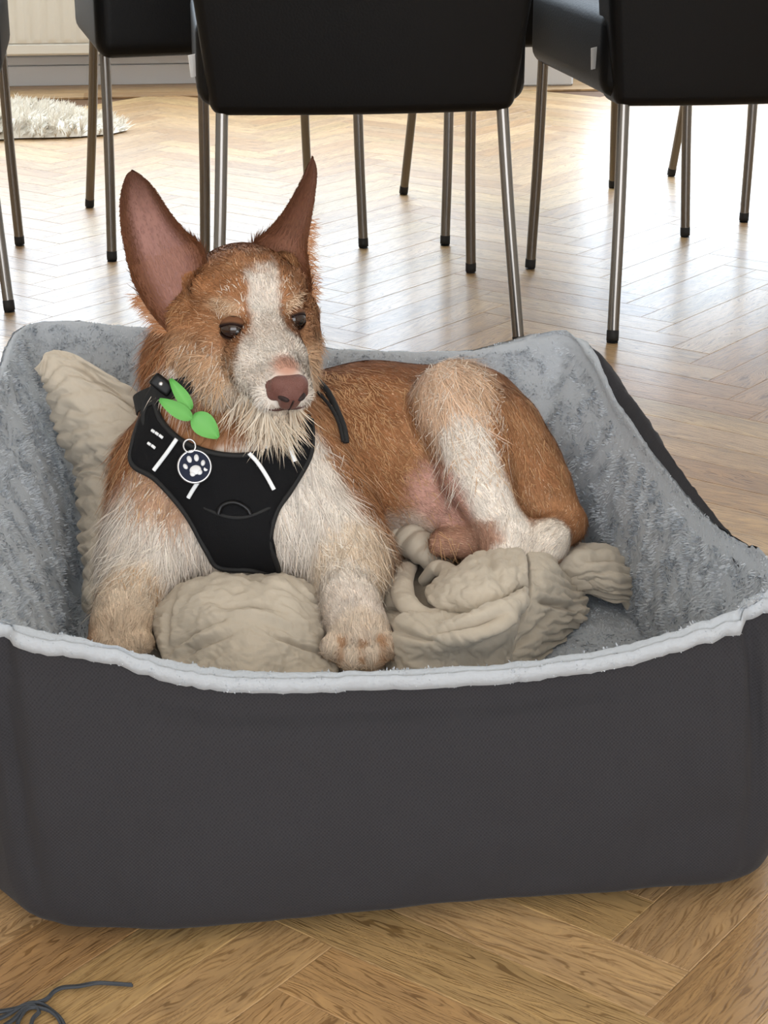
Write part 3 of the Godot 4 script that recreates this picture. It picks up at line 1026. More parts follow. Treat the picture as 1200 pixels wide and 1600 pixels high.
func dog_paint() -> void:
	var white := lin(226, 216, 205)
	var cream := lin(216, 195, 170)
	var tan := lin(173, 126, 89)
	var deep := lin(138, 86, 52)
	# darker saddle along the back and the neck
	spot(P(480, 565, 1.80), P(690, 555, 1.86), 0.045, 0.06, deep, 0.75)
	spot(P(235, 600, 1.72), P(250, 700, 1.72), 0.05, 0.04, deep, 0.55)
	spot(P(530, 640, 1.75), P(560, 800, 1.75), 0.03, 0.03, deep, 0.35)
	# pale belly edge
	spot(P(570, 850, 1.78), P(690, 840, 1.78), 0.022, 0.03, white, 0.6)
	# white shoulders and chest
	spot(P(240, 850, 1.66), P(200, 880, 1.66), 0.048, 0.03, white)
	spot(P(300, 840, 1.66), P(290, 900, 1.66), 0.034, 0.025, white)
	spot(P(470, 790, 1.66), P(500, 850, 1.66), 0.036, 0.02, white)
	spot(P(455, 720, 1.66), P(490, 880, 1.66), 0.028, 0.02, white)
	spot(P(400, 790, 1.66), P(400, 880, 1.66), 0.05, 0.02, white)
	spot(P(285, 590, 1.68), P(310, 640, 1.68), 0.016, 0.012, white, 0.85)
	spot(P(245, 765, 1.67), P(275, 780, 1.67), 0.016, 0.018, tan, 0.8)
	# forelegs
	spot(P(560, 880, 1.66), P(560, 910, 1.66), 0.03, 0.02, cream, 0.9)
	spot(P(535, 930, 1.62), P(545, 990, 1.60), 0.032, 0.015, white, 0.85)
	spot(P(570, 1005, 1.58), P(565, 1030, 1.58), 0.028, 0.012, cream, 0.6)
	for x in [534, 566, 597]:
		spot(P(x, 1002, 1.585), P(x, 1026, 1.585), 0.0015, 0.006, lin(170, 118, 72), 0.8)
	spot(P(210, 940, 1.63), P(215, 1000, 1.60), 0.03, 0.02, cream, 0.85)
	# hind leg
	spot(P(700, 590, 1.72), P(705, 640, 1.70), 0.026, 0.022, lin(222, 190, 162), 0.9)
	spot(P(722, 690, 1.70), P(800, 870, 1.68), 0.0235, 0.012, white)
	spot(P(690, 770, 1.74), P(750, 815, 1.74), 0.025, 0.018, lin(196, 152, 138), 0.95)
	spot(P(690, 855, 1.72), P(770, 855, 1.70), 0.022, 0.008, lin(168, 128, 108), 0.95)
	spot(P(822, 866, 1.69), P(872, 838, 1.705), 0.017, 0.006, lin(228, 216, 202))

func body_color(p: Vector3) -> Color:
	var g := nz.get_noise_3dv(p * 22.0)
	var c := lin(173, 126, 89).lerp(lin(145, 98, 66), clampf(0.45 + g * 0.8, 0.0, 1.0))
	for s in paints:
		var ab: Vector3 = s[1] - s[0]
		var t := clampf((p - s[0]).dot(ab) / maxf(ab.length_squared(), 1e-9), 0.0, 1.0)
		var d: float = (p - s[0] - ab * t).length() + nz.get_noise_3dv(p * 60.0) * 0.006
		if d < s[2] + s[3]:
			c = c.lerp(s[4], s[5] * (1.0 - smoothstep(s[2], s[2] + s[3], d)))
	return c

func head_color(q: Vector3, p: Vector3) -> Color:
	var g := nz.get_noise_3dv(p * 30.0)
	var tan := lin(173, 126, 90).lerp(lin(148, 97, 62), clampf(0.4 + g * 0.7, 0.0, 1.0))
	var white := lin(226, 217, 207)
	var cream := lin(206, 178, 148)
	var wob := nz.get_noise_3dv(p * 70.0) * 0.005
	var c := tan
	# brows and lower cheeks are paler
	for s: float in [-1.0, 1.0]:
		c = c.lerp(cream, 0.55 * (1.0 - smoothstep(0.007, 0.016, Vector2(q.x - s * 0.031, (q.y - 0.013) * 1.4).length())))
	c = c.lerp(cream, 0.65 * smoothstep(-0.004, -0.05, q.y + wob) * smoothstep(-0.09, -0.02, q.z))
	# blaze, broadening to the muzzle
	var w := lerpf(0.0125, 0.0115, smoothstep(0.05, 0.0, q.y))
	w = lerpf(w, 0.034, smoothstep(-0.006, 0.045, q.z) * smoothstep(0.005, -0.012, q.y))
	var cx := 0.004 * smoothstep(0.0, 0.04, q.y)
	var b := 1.0 - smoothstep(w - 0.002, w + 0.006, absf(q.x - cx) + wob)
	b *= 1.0 - smoothstep(0.036, 0.048, q.y + wob * 2.0) if q.z < 0.0 else 1.0
	c = c.lerp(white, b * (0.95 + g * 0.2))
	# chin and beard
	c = c.lerp(lin(222, 208, 190), 0.75 * smoothstep(-0.044, -0.058, q.y + wob) * smoothstep(-0.03, 0.0, q.z))
	# the nose bridge turns pinkish just above the nose leather
	c = c.lerp(lin(176, 120, 96), 0.8 * (1.0 - smoothstep(0.006, 0.016, (q - Vector3(0, -0.014, 0.072)).length())))
	# skin round the eyes
	for w0 in eye_spots:
		c = c.lerp(lin(64, 40, 30), 0.85 * (1.0 - smoothstep(0.0090, 0.0135, p.distance_to(w0))))
	return c

func ear(rows: Array, cup: float, back_d: float) -> Array:      # rows of [left x, y, depth, right x, y, depth], a thin cupped shell
	var lf := []; var rt := []
	for r in rows:
		lf.append(P(r[0], r[1], r[2])); rt.append(P(r[3], r[4], r[5]))
	var fr := MB.new()
	var front := []; var back := []
	var steps := 40; var cols := 18
	var away := P(300, 400, 1.8) - P(300, 400, 1.6)
	away = away.normalized()
	for i in steps + 1:
		var t := float(i) / steps * (rows.size() - 1)
		var a: Vector3 = cr(lf, t); var b: Vector3 = cr(rt, t)
		var f := PackedVector3Array(); var k := PackedVector3Array()
		var wide := (b - a).length()
		for j in cols + 1:
			var u := float(j) / cols
			var s := sin(u * PI)
			var p := a.lerp(b, u) + away * (cup * wide * (1.0 - pow(absf(u * 2.0 - 1.0), 2.2)))
			var rim := minf(1.0, s * 3.0) * minf(1.0, (steps - i) / 2.0)
			f.append(p - away * 0.0012 * rim)
			k.append(p + away * (0.0012 * rim + back_d * s * (1.0 - float(i) / steps)))
		front.append(f); back.append(k)
	return [front, back]

func dog() -> void:
	head_frame()
	var outline := PackedVector2Array()
	for q in harness_in: outline.append(q)
	for i in harness_out.size(): outline.append(harness_out[harness_out.size() - 1 - i])
	bare = [outline]
	dog_paint()
	var t := thing("dog", "tan and white wire-haired dog with tall upright ears lying in the grey bed, looking right", "dog")
	var f := Field.new(Vector3(-0.34, 0.02, -2.02), Vector3(0.27, 0.42, -1.40), 0.006, 150.0)
	build_dog_body(f)
	dog_body = f
	var g := Field.new(hc + Vector3(-0.14, -0.15, -0.18), hc + Vector3(0.14, 0.12, 0.14), 0.0032, 330.0)
	build_dog_head(g)
	dog_head = g
	for s: float in [-1.0, 1.0]:
		var o := HL(s * 0.0315 + (0.0045 if s < 0 else 0.0), -0.003, 0.06)
		eye_spots.append(o - hf * g.hit(o, -hf, 0.0, 0.12))
	var body := MB.new()
	f.surface(body)
	body.normals()
	var head := MB.new()
	g.surface(head)
	head.normals()
	var paws := []
	for q in [[[543, 930, 1.645, 0.0260], [562, 990, 1.608], [[519, 1012], [547, 1028], [581, 1028], [609, 1011]]], [[200, 930, 1.655, 0.0270], [188, 980, 1.625], [[156, 1002], [176, 1013], [200, 1014], [222, 1004]]]]:
		var c: Vector3 = P(q[1][0], q[1][1], q[1][2])
		var pf := Field.new(c - Vector3(0.055, 0.05, 0.06), c + Vector3(0.055, 0.07, 0.06), 0.003, 420.0)
		build_paw(pf, q[0], q[1], q[2])
		var pm := MB.new()
		pf.surface(pm)
		pm.normals()
		for p in pm.v:
			pm.c.append(body_color(p))
		paws.append([pm, pf])
	for p in body.v:
		body.c.append(body_color(p))
	for p in head.v:
		var q := head_local(p)
		var k := smoothstep(-0.06, -0.10, q.z) * smoothstep(0.0, -0.03, q.y)
		head.c.append(head_color(q, p).lerp(body_color(p), k))
	# ears
	var el := ear([[262, 520, 1.66, 330, 452, 1.655], [236, 490, 1.655, 326, 425, 1.65], [214, 455, 1.65, 319, 392, 1.645], [203, 425, 1.648, 310, 378, 1.643], [194, 388, 1.646, 294, 364, 1.642], [188, 350, 1.648, 274, 342, 1.644], [187, 318, 1.65, 255, 315, 1.648], [191, 292, 1.655, 238, 291, 1.654], [198, 275, 1.66, 222, 276, 1.66], [203, 270, 1.662, 213, 270, 1.662]], 0.24, 0.012)
	var er := ear([[388, 425, 1.69, 478, 480, 1.70], [388, 398, 1.69, 487, 455, 1.70], [396, 378, 1.688, 484, 418, 1.70], [416, 361, 1.685, 480, 388, 1.70], [438, 336, 1.683, 485, 350, 1.698], [456, 308, 1.682, 491, 315, 1.696], [470, 283, 1.682, 494, 285, 1.69], [480, 262, 1.684, 494, 263, 1.688], [487, 249, 1.686, 489, 249, 1.686]], 0.22, 0.012)
	var ears := MB.new()
	var ear_src := []
	var which := 0
	for e in [el, er]:
		for side in 2:
			var b := ears.v.size()
			var i0 := ears.ix.size()
			ears.grid(e[side], false, side == 0)
			var rows: int = e[side].size(); var cols: int = e[side][0].size()
			for i in rows:
				for j in cols:
					var v := float(i) / (rows - 1); var u := float(j) / (cols - 1)
					var edge := absf(u * 2.0 - 1.0)
					var c := lin(128, 82, 54).lerp(lin(100, 62, 42), smoothstep(0.5, 1.0, v))
					if side == 0:
						var pink := (1.0 - smoothstep(0.35, 0.85, edge)) * (1.0 - smoothstep(0.45, 0.95, v))
						c = lin(100, 64, 45).lerp(lin(84, 54, 40), smoothstep(0.4, 1.0, v))
						c = c.lerp(lin(160, 120, 112) if which == 0 else lin(108, 72, 56), pink * 0.9)
					ears.c.append(c)
			ear_src.append([b, i0, which, side])
		which += 1
	ears.normals()
	var mesh := ArrayMesh.new()
	body.add_to(mesh); head.add_to(mesh); paws[0][0].add_to(mesh); paws[1][0].add_to(mesh); ears.add_to(mesh)
	obj("body", mesh, M.skin, t)
	eyes_and_nose(t, g)
	# coat
	var r := RandomNumberGenerator.new()
	r.seed = 31
	var fur := Fur.new()
	coat(fur, body, f, 170000, r, false)
	for q in paws:
		coat(fur, q[0], q[1], 7000, r, false)
	var wh := lin(232, 222, 208); var ta := lin(206, 164, 120)
	guard_hairs(fur, body, 900, r, [
		[P(240, 820, 1.66), 0.06, Vector3(-0.5, -1, 0.1), 0.036, wh], [P(200, 900, 1.66), 0.045, Vector3(-0.7, -0.8, 0.2), 0.036, wh], [P(205, 950, 1.63), 0.035, Vector3(-0.3, -0.9, 0.2), 0.028, ta],
		[P(560, 880, 1.67), 0.045, Vector3(0.8, -0.5, 0.2), 0.034, wh], [P(545, 940, 1.63), 0.03, Vector3(0.5, -0.8, 0.2), 0.024, wh], [P(480, 790, 1.67), 0.06, Vector3(0.4, -1, 0.1), 0.030, wh],
		[P(230, 640, 1.68), 0.07, Vector3(-0.6, -0.8, 0.1), 0.036, ta], [P(235, 740, 1.68), 0.05, Vector3(-0.4, -1, 0.1), 0.034, ta],
		[P(710, 610, 1.72), 0.05, Vector3(0.0, 0.5, 0.3), 0.026, wh], [P(720, 680, 1.71), 0.05, Vector3(-0.4, -1, 0.1), 0.034, wh], [P(790, 690, 1.75), 0.07, Vector3(0.5, -0.9, 0.1), 0.030, ta],
		[P(640, 800, 1.76), 0.07, Vector3(0.5, -0.9, 0.1), 0.026, ta], [P(560, 700, 1.75), 0.08, Vector3(0.7, -0.7, 0.0), 0.026, ta], [P(520, 660, 1.75), 0.05, Vector3(0.4, -1, 0.0), 0.036, ta]])
	obj("body_coat", fur.mesh(), M.fur, t).set_meta("kind", "stuff")
	var fur2 := Fur.new()
	coat(fur2, head, g, 110000, r, true)
	guard_hairs(fur2, head, 700, r, [
		[HL(-0.055, -0.03, -0.06), 0.04, -hr - hu * 0.7, 0.026, ta], [HL(-0.045, -0.05, -0.02), 0.035, -hu - hr * 0.4, 0.030, wh], [HL(-0.035, -0.062, 0.0), 0.035, -hu - hr * 0.1, 0.042, ta], [HL(0.05, -0.03, -0.05), 0.035, hr - hu * 0.6, 0.018, ta],
		[HL(-0.025, -0.045, 0.03), 0.03, -hu - hr * 0.2, 0.026, wh], [HL(0.025, -0.045, 0.03), 0.03, -hu + hr * 0.2, 0.022, wh], [HL(0.05, 0.02, -0.07), 0.025, hr + hu * 0.3, 0.014, ta], [HL(0.0, 0.01, 0.0), 0.04, -hf + hu * 0.3, 0.009, wh]])
	obj("head_coat", fur2.mesh(), M.fur, t).set_meta("kind", "stuff")
	var fur3 := Fur.new()
	ear_coat(fur3, ears, ear_src, r)
	beard(fur3, r)
	obj("ear_and_beard_hair", fur3.mesh(), M.fur, t).set_meta("kind", "stuff")
	harness()

var bare: Array = []           # outlines inside which the harness presses the coat flat

func coat(fur: Fur, mb: MB, f: Field, count: int, r: RandomNumberGenerator, is_head: bool) -> void:
	# flow and length at every vertex
	var fl := PackedVector3Array(); var ln := PackedFloat32Array()
	fl.resize(mb.v.size()); ln.resize(mb.v.size())
	for i in mb.v.size():
		var p := mb.v[i]
		var s := Vector3.ZERO; var l := 0.0; var ws := 1e-9
		for q in f.bones:
			var d: float = q.dist(p)
			if d < 0.05:
				var w := exp(-d * 120.0)
				s += q.flow.normalized() * w; l += q.length * w; ws += w
		fl[i] = s / ws; ln[i] = l / ws
	var ar := PackedFloat32Array()
	var total := 0.0
	for i in range(0, mb.ix.size(), 3):
		total += (mb.v[mb.ix[i + 1]] - mb.v[mb.ix[i]]).cross(mb.v[mb.ix[i + 2]] - mb.v[mb.ix[i]]).length()
		ar.append(total)
	for k in count:
		var j := ar.bsearch(r.randf() * total) * 3
		if j + 2 >= mb.ix.size(): continue
		var a := sqrt(r.randf()); var b := r.randf()
		var i0 := mb.ix[j]; var i1 := mb.ix[j + 1]; var i2 := mb.ix[j + 2]
		var wa := 1 - a; var wb := a * (1 - b); var wc := a * b
		var p := mb.v[i0] * wa + mb.v[i1] * wb + mb.v[i2] * wc
		if p.y < 0.085: continue
		var n := (mb.n[i0] * wa + mb.n[i1] * wb + mb.n[i2] * wc).normalized()
		var d := fl[i0] * wa + fl[i1] * wb + fl[i2] * wc
		var l := ln[i0] * wa + ln[i1] * wb + ln[i2] * wc
		var col := mb.c[i0] * wa + mb.c[i1] * wb + mb.c[i2] * wc
		var lift := 0.30
		var wild := 0.24
		if is_head:
			var q := head_local(p)
			var skip := false
			for w0 in eye_spots:
				if p.distance_to(w0) < 0.0095: skip = true
			if (q - Vector3(0, -0.031, 0.084)).length() < 0.019: skip = true
			if skip: continue
			if dog_body.at(p) > 0.006: continue
			if q.y < -0.03 and q.z < 0.02: wild = 0.4
		else:
			if dog_head.at(p) > 0.006: continue
			if l > 0.024: wild = 0.42
		var clump := Vector3(nz.get_noise_3dv(p * 55.0), nz.get_noise_3dv(p * 55.0 + Vector3(40, 0, 0)), nz.get_noise_3dv(p * 55.0 + Vector3(0, 40, 0)))
		d = d + clump * 0.7
		d = d - n * d.dot(n)
		if d.length() < 0.05: continue
		d = (d.normalized() + n * lift + Vector3(r.randf_range(-1, 1), r.randf_range(-1, 1), r.randf_range(-1, 1)) * wild).normalized()
		var tone := r.randf_range(0.74, 1.20) * (1.0 + clump.x * 0.35)
		if r.randf() < 0.07: col = col.lerp(lin(226, 200, 170), 0.4)
		elif r.randf() < 0.12: col = col.lerp(lin(120, 76, 46), 0.35)
		col = Color(col.r * tone, col.g * tone, col.b * tone)
		var ll := l * r.randf_range(0.6, 1.25)
		if p.z > -1.69 and covered(p, p + d * ll * 0.8): continue
		fur.add(p, n, d, ll, 0.0006 if is_head else 0.0007, Vector3(0, -0.25, 0) - n * 0.12 + clump * 0.25, col)

func covered(a: Vector3, b: Vector3) -> bool:      # does a hair start or end under the harness?
	for poly in bare:
		if Geometry2D.is_point_in_polygon(proj(a), poly) or Geometry2D.is_point_in_polygon(proj(b), poly): return true
	return false

func guard_hairs(fur: Fur, mb: MB, count: int, r: RandomNumberGenerator, places: Array) -> void:    # long loose hairs standing off the coat: [centre, radius, direction, length, colour]
	for q in places:
		var near := PackedInt32Array()
		for i in mb.v.size():
			if mb.v[i].distance_to(q[0]) < q[1]: near.append(i)
		if near.is_empty(): continue
		for k in int(count * q[1] / 0.06):
			var i := near[r.randi() % near.size()]
			var p := mb.v[i] + Vector3(r.randf_range(-1, 1), r.randf_range(-1, 1), r.randf_range(-1, 1)) * 0.003
			var n := mb.n[i]
			var cl := Vector3(nz.get_noise_3dv(p * 60.0), nz.get_noise_3dv(p * 60.0 + Vector3(40, 0, 0)), nz.get_noise_3dv(p * 60.0 + Vector3(0, 40, 0)))
			var d: Vector3 = q[2] + cl * 1.3 + Vector3(r.randf_range(-1, 1), r.randf_range(-1, 1), r.randf_range(-1, 1)) * 0.3
			d = (d - n * d.dot(n)).normalized()
			d = (d + n * r.randf_range(0.15, 0.7)).normalized()
			var l: float = q[3] * r.randf_range(0.6, 1.3)
			if p.z > -1.69 and covered(p, p + d * l): continue
			var c: Color = (q[4] as Color).lerp(mb.c[i], r.randf() * 0.5)
			fur.add(p, n, d, l, 0.00055, cl * 0.9 + Vector3(0, -0.25, 0), c * r.randf_range(0.85, 1.1))

func ear_coat(fur: Fur, ears: MB, src: Array, r: RandomNumberGenerator) -> void:
	for s in src:
		var b: int = s[0]
		var rows := 41; var cols := 19
		for k in 5200:
			var i := r.randi() % (rows - 1); var j := r.randi() % (cols - 1)
			var fu := r.randf(); var fv := r.randf()
			var i0: int = b + i * cols + j
			var p := ears.v[i0].lerp(ears.v[i0 + 1], fu).lerp(ears.v[i0 + cols].lerp(ears.v[i0 + cols + 1], fu), fv)
			var n := ears.n[i0]
			var up := (ears.v[i0 + cols] - ears.v[i0]).normalized()
			var edge := absf((j + fu) / (cols - 1) * 2.0 - 1.0)
			var v := (i + fv) / (rows - 1)
			var col := ears.c[i0] * r.randf_range(0.8, 1.15)
			var l := 0.0035
			var lift := 0.25
			if edge > 0.9: l = lerpf(0.012, 0.003, smoothstep(0.2, 0.6, v)); lift = 0.5
			elif s[3] == 0:
				if v < 0.35: l = 0.016; col = col.lerp(lin(150, 104, 82), 0.4)
				elif edge < 0.5 and r.randf() < 0.7: continue
			if v < 0.22: l = maxf(l, 0.014)
			fur.add(p, n, (up + n * lift + Vector3(r.randf_range(-1, 1), r.randf_range(-1, 1), r.randf_range(-1, 1)) * 0.25).normalized(), l * r.randf_range(0.6, 1.2), 0.0007, Vector3.ZERO, col)
		# long fringe on the outer edge near the base
		if s[3] == 0:
			for k in 260:
				var right: bool = s[2] == 1
				var i := (2 + r.randi() % 19) if right else r.randi() % 8
				var i0: int = b + i * cols + (cols - 1 if right else 0)
				var p := ears.v[i0].lerp(ears.v[i0 + cols], r.randf())
				var out := (hr * (1.0 if right else -1.0) + hu * r.randf_range(-0.9, 0.5) + hf * r.randf_range(-0.3, 0.5)).normalized()
				fur.add(p, hf, out, r.randf_range(0.005, 0.015), 0.0006, hu * -0.2, lin(172, 112, 68).lerp(lin(220, 190, 160), r.randf() * 0.6))

func beard(fur: Fur, r: RandomNumberGenerator) -> void:
	for k in 2700:
		var z := r.randf_range(-0.055, 0.062)
		var x := r.randf_range(-1, 1) * lerpf(0.040, 0.014, smoothstep(-0.05, 0.06, z))
		var o := HL(x, -0.10, z)
		var h := dog_head.hit(o, hu, 0.0, 0.07)
		if h < 0: continue
		var p := o + hu * (h + 0.002)
		var cl := Vector3(nz.get_noise_3dv(p * 90.0), 0, nz.get_noise_3dv(p * 90.0 + Vector3(30, 0, 0)))
		var d := (Vector3.DOWN + hf * 0.12 + hr * (x * 7.0) + cl * 1.4 + Vector3(r.randf_range(-1, 1), 0, r.randf_range(-1, 1)) * 0.12).normalized()
		var l := r.randf_range(0.014, 0.040) * lerpf(0.65, 1.1, smoothstep(-0.05, 0.03, z)) * (1.0 + 0.95 * nz.get_noise_2d(x * 170.0, z * 90.0))
		var col := lin(226, 214, 196).lerp(lin(196, 160, 122), clampf(r.randf() * 0.9 - z * 6.0, 0.0, 1.0))
		fur.add(p, (hf * 0.8 + hr * signf(x) * 0.4).normalized(), d, l, 0.0009, cl * 0.5 + hf * 0.1, col * r.randf_range(0.85, 1.08))
	# whisker-like brow and cheek hairs
	for k in 110:
		var s := -1.0 if k % 2 else 1.0
		var q := HL(s * r.randf_range(0.02, 0.042), r.randf_range(0.008, 0.02), 0.0)
		var h := dog_head.hit(q + hf * 0.05, -hf, 0.0, 0.12)
		if h < 0: continue
		var p := q + hf * (0.05 - h)
		fur.add(p, hf, (hf * 0.5 + hr * s * r.randf_range(0.2, 1.0) + hu * r.randf_range(-0.5, 0.6)).normalized(), r.randf_range(0.004, 0.009), 0.0005, hu * -0.3, lin(226, 200, 172))

func ball(mb: MB, c: Vector3, bs: Basis, seg := 20) -> void:
	var rows := []
	for i in seg + 1:
		var a := PI * i / seg
		var ring := PackedVector3Array()
		for j in seg * 2:
			var b := TAU * j / (seg * 2)
			ring.append(c + bs * Vector3(sin(a) * cos(b), cos(a), sin(a) * sin(b)))
		rows.append(ring)
	mb.grid(rows, true, true)

func eyes_and_nose(t: Node3D, g: Field) -> void:
	for s: float in [-1.0, 1.0]:
		var o := HL(s * 0.0315 + (0.0045 if s < 0 else 0.0), -0.003, 0.06)
		var h := g.hit(o, -hf, 0.0, 0.12)
		var c := o - hf * (h + 0.0072)
		var look := (hf + hr * s * 0.38).normalized()
		var rt := hu.cross(look).normalized()
		var up := look.cross(rt)
		var mb := MB.new()
		ball(mb, c, Basis(rt * 0.0118, up * 0.0112, look * 0.0116))
		var e := obj("eye", mb.mesh(), M.iris, t)
		mb = MB.new()
		var gaze := (look * 0.7 + hf * 0.35 + hr * 0.22 - hu * 0.05).normalized()
		ball(mb, c + gaze * 0.0050, Basis(rt * 0.0068, up * 0.0066, gaze * 0.0070), 16)
		obj("pupil", mb.mesh(), M.eye, e)
		# lids: two skin shells over the ball that leave an almond opening with dark rims
		mb = MB.new()
		for lid: float in [1.0, -1.0]:
			var rows := []
			for a in 13:
				var ring := PackedVector3Array()
				for b in 25:
					var az := lerpf(-1.35, 1.35, b / 24.0)
					var open := (0.64 if lid > 0 else 0.40) * cos(az / 1.35 * PI / 2.0 * 0.98)
					var el := lid * lerpf(open, 1.35, a / 12.0)
					var rad := 1.05 + 0.03 * sin(a / 12.0 * PI) + (0.02 if a == 0 else 0.0)
					ring.append(c + (rt * (sin(az) * cos(el) * 0.0118) + up * (sin(el) * 0.0112) + look * (cos(az) * cos(el) * 0.0116)) * rad)
				rows.append(ring)
			var b0 := mb.v.size()
			mb.grid(rows, false, lid < 0)
			for q in range(b0, mb.v.size()):
				var a := float((q - b0) / 25) / 12.0
				mb.c.append(lin(30, 19, 16).lerp(lin(112, 76, 54), smoothstep(0.10, 0.45, a)))
		obj("eyelid", mb.mesh(), M.skin, t)
	# nose leather: bulb, two wings and a lip, meshed as one body
	var c := HL(0, -0.0305, 0.0835)
	var f := Field.new(c - Vector3.ONE * 0.034, c + Vector3.ONE * 0.034, 0.0013, 700.0)
	f.capsule(HL(-0.0085, -0.0265, 0.0815), 0.0085, HL(0.0085, -0.0265, 0.0815), 0.0085)
	for s: float in [-1.0, 1.0]:
		f.capsule(HL(s * 0.0125, -0.0345, 0.0790), 0.0058, HL(s * 0.0135, -0.0290, 0.0735), 0.0052)
		f.capsule(HL(s * 0.0045, -0.0345, 0.0885), 0.0058, HL(s * 0.0040, -0.0420, 0.0835), 0.0048)
	f.capsule(HL(0, -0.030, 0.0885), 0.0055, HL(0, -0.043, 0.081), 0.005)
	var mb := MB.new()
	f.surface(mb)
	var no := obj("nose", mb.mesh(), M.nose, t)
	for s: float in [-1.0, 1.0]:
		mb = MB.new()
		ball(mb, HL(s * 0.0078 + 0.0008, -0.0345, 0.0905), Basis(hr * 0.0042 + hf * s * -0.0022, hu * 0.0032 + hr * s * 0.0012, hf * 0.0048), 12)
		obj("nostril", mb.mesh(), M.nostril, no)
	mb = MB.new()
	tube(mb, [HL(0.0004, -0.036, 0.0945), HL(0.0004, -0.041, 0.0905), HL(0, -0.048, 0.0845)], [0.0008], 6, 10)
	obj("philtrum", mb.mesh(), M.nostril, no)
	# mouth line
	mb = MB.new()
	var line := []
	for i in 9:
		var x := lerpf(-0.020, 0.020, i / 8.0)
		var y := -0.0515 + 0.003 * absf(x) / 0.02
		var o := HL(x, y, 0.11)
		var h := g.hit(o, -hf, 0.0, 0.09)
		if h > 0: line.append(o - hf * h)
	if line.size() > 3:
		tube(mb, line, [0.0010, 0.0022, 0.0010], 6, 24)
		obj("lip", mb.mesh(), mat(84, 56, 50, 0.6), t)

# ---------------------------------------------------------------- what the dog wears
func on_chest(x: float, y: float, off: float) -> Vector3:       # the point on the coat along a sight line, lifted off it
	var d := P(x, y, 1.0) - P(0, 0, 0)
	var from := Vector3(0, CAM_H, 0)
	d = P(x, y, 1.0) - from
	var k := d.length()
	var h := dog_body.hit(from, d / k, 1.3, 2.1)
	if h < 0: h = 1.72 * k
	return from + d / k * (h - off)

func smooth_grid(g: Array, times: int) -> void:
	for q in times:
		var o := []
		for row in g:
			o.append(PackedVector3Array(row))
		for i in range(1, g.size() - 1):
			for j in range(1, g[i].size() - 1):
				g[i][j] = (o[i - 1][j] + o[i + 1][j] + o[i][j - 1] + o[i][j + 1] + o[i][j] * 2.0) / 6.0

func front(x: float, y: float, off: float) -> Vector3:           # the same for whatever of the dog comes first, head or body
	var from := Vector3(0, CAM_H, 0)
	var d := P(x, y, 1.0) - from
	var k := d.length()
	d /= k
	var a := dog_body.hit(from, d, 1.3, 2.1)
	var b := dog_head.hit(from, d, 1.3, 2.1)
	var h := minf(a if a > 0 else 9.0, b if b > 0 else 9.0)
	if h > 8.0: h = 1.70 * k
	return from + d * (h - off)

func shell(mb: MB, g: Array, th: float, ribs = null) -> void:     # a sheet of points given thickness, its rim rounded off
	var rows := g.size(); var cols: int = g[0].size()
	var fr := []; var bk := []
	for i in rows:
		var f := PackedVector3Array(); var b := PackedVector3Array()
		for j in cols:
			var du: Vector3 = g[i][mini(j + 1, cols - 1)] - g[i][maxi(j - 1, 0)]
			var dv: Vector3 = g[mini(i + 1, rows - 1)][j] - g[maxi(i - 1, 0)][j]
			var n := dv.cross(du).normalized()
			if n.dot(Vector3(0, 0.5, 1)) < 0: n = -n
			var p: Vector3 = g[i][j]
			if ribs != null: p += n * (ribs.call(float(j) / (cols - 1), float(i) / (rows - 1), p) as float)
			var e := minf(minf(i, rows - 1 - i), minf(j, cols - 1 - j))
			var k := sqrt(minf(1.0, e / 3.0))
			f.append(p + n * th * 0.5 * k); b.append(p - n * th * 0.5 * k)
		fr.append(f); bk.append(b)
	var du0: Vector3 = g[0][1] - g[0][0]
	var dv0: Vector3 = g[1][0] - g[0][0]
	var turned := du0.cross(dv0).dot(fr[rows / 2][cols / 2] - bk[rows / 2][cols / 2])
	# grid() faces along (row step) x (column step)
	var flip := (g[rows / 2 + 1][cols / 2] - g[rows / 2][cols / 2] as Vector3).cross(g[rows / 2][cols / 2 + 1] - g[rows / 2][cols / 2]).dot(fr[rows / 2][cols / 2] - bk[rows / 2][cols / 2]) < 0
	mb.grid(fr, false, flip)
	mb.grid(bk, false, not flip)

func loft(left: Array, right: Array, along: int, across: int, place: Callable) -> Array:   # rows of points between two outlines of pixels
	var g := []
	for i in along + 1:
		var t := float(i) / along * (left.size() - 1)
		var a: Vector2 = cr(left, t); var b: Vector2 = cr(right, t)
		var row := PackedVector3Array()
		for j in across + 1:
			var q := a.lerp(b, float(j) / across)
			row.append(place.call(q.x, q.y))
		g.append(row)
	return g

func strip(parent: Node3D, called: String, m: Material, pts: Array, r: float, off: float, squash := 0.5, label := "") -> void:
	var path := []
	var steps := 6 * (pts.size() - 1)
	for i in steps + 1:
		var q: Vector2 = cr(pts, float(i) / steps * (pts.size() - 1))
		path.append(front(q.x, q.y, off))
	for q in 2:
		var o := path.duplicate()
		for i in range(1, path.size() - 1):
			path[i] = (o[i - 1] + o[i] * 2.0 + o[i + 1]) / 4.0
	var mb := MB.new()
	tube(mb, path, [r], 8, steps, squash, Vector3(0, 0.3, 1))
	var o := obj(called, mb.mesh(), m, parent)
	if label: tag(o, label)

func v2(list: Array) -> Array:
	var o := []
	for i in range(0, list.size(), 2):
		o.append(Vector2(list[i], list[i + 1]))
	return o

var harness_in := v2([242, 630, 249, 652, 262, 670, 280, 686, 300, 697, 322, 705, 345, 710, 370, 712, 395, 710, 412, 706, 430, 699, 448, 690, 463, 678, 475, 664, 482, 650])
var harness_out := v2([226, 636, 208, 690, 207, 726, 244, 750, 290, 803, 322, 860, 342, 887, 388, 891, 434, 897, 422, 848, 432, 800, 455, 765, 483, 716, 488, 682, 486, 655])

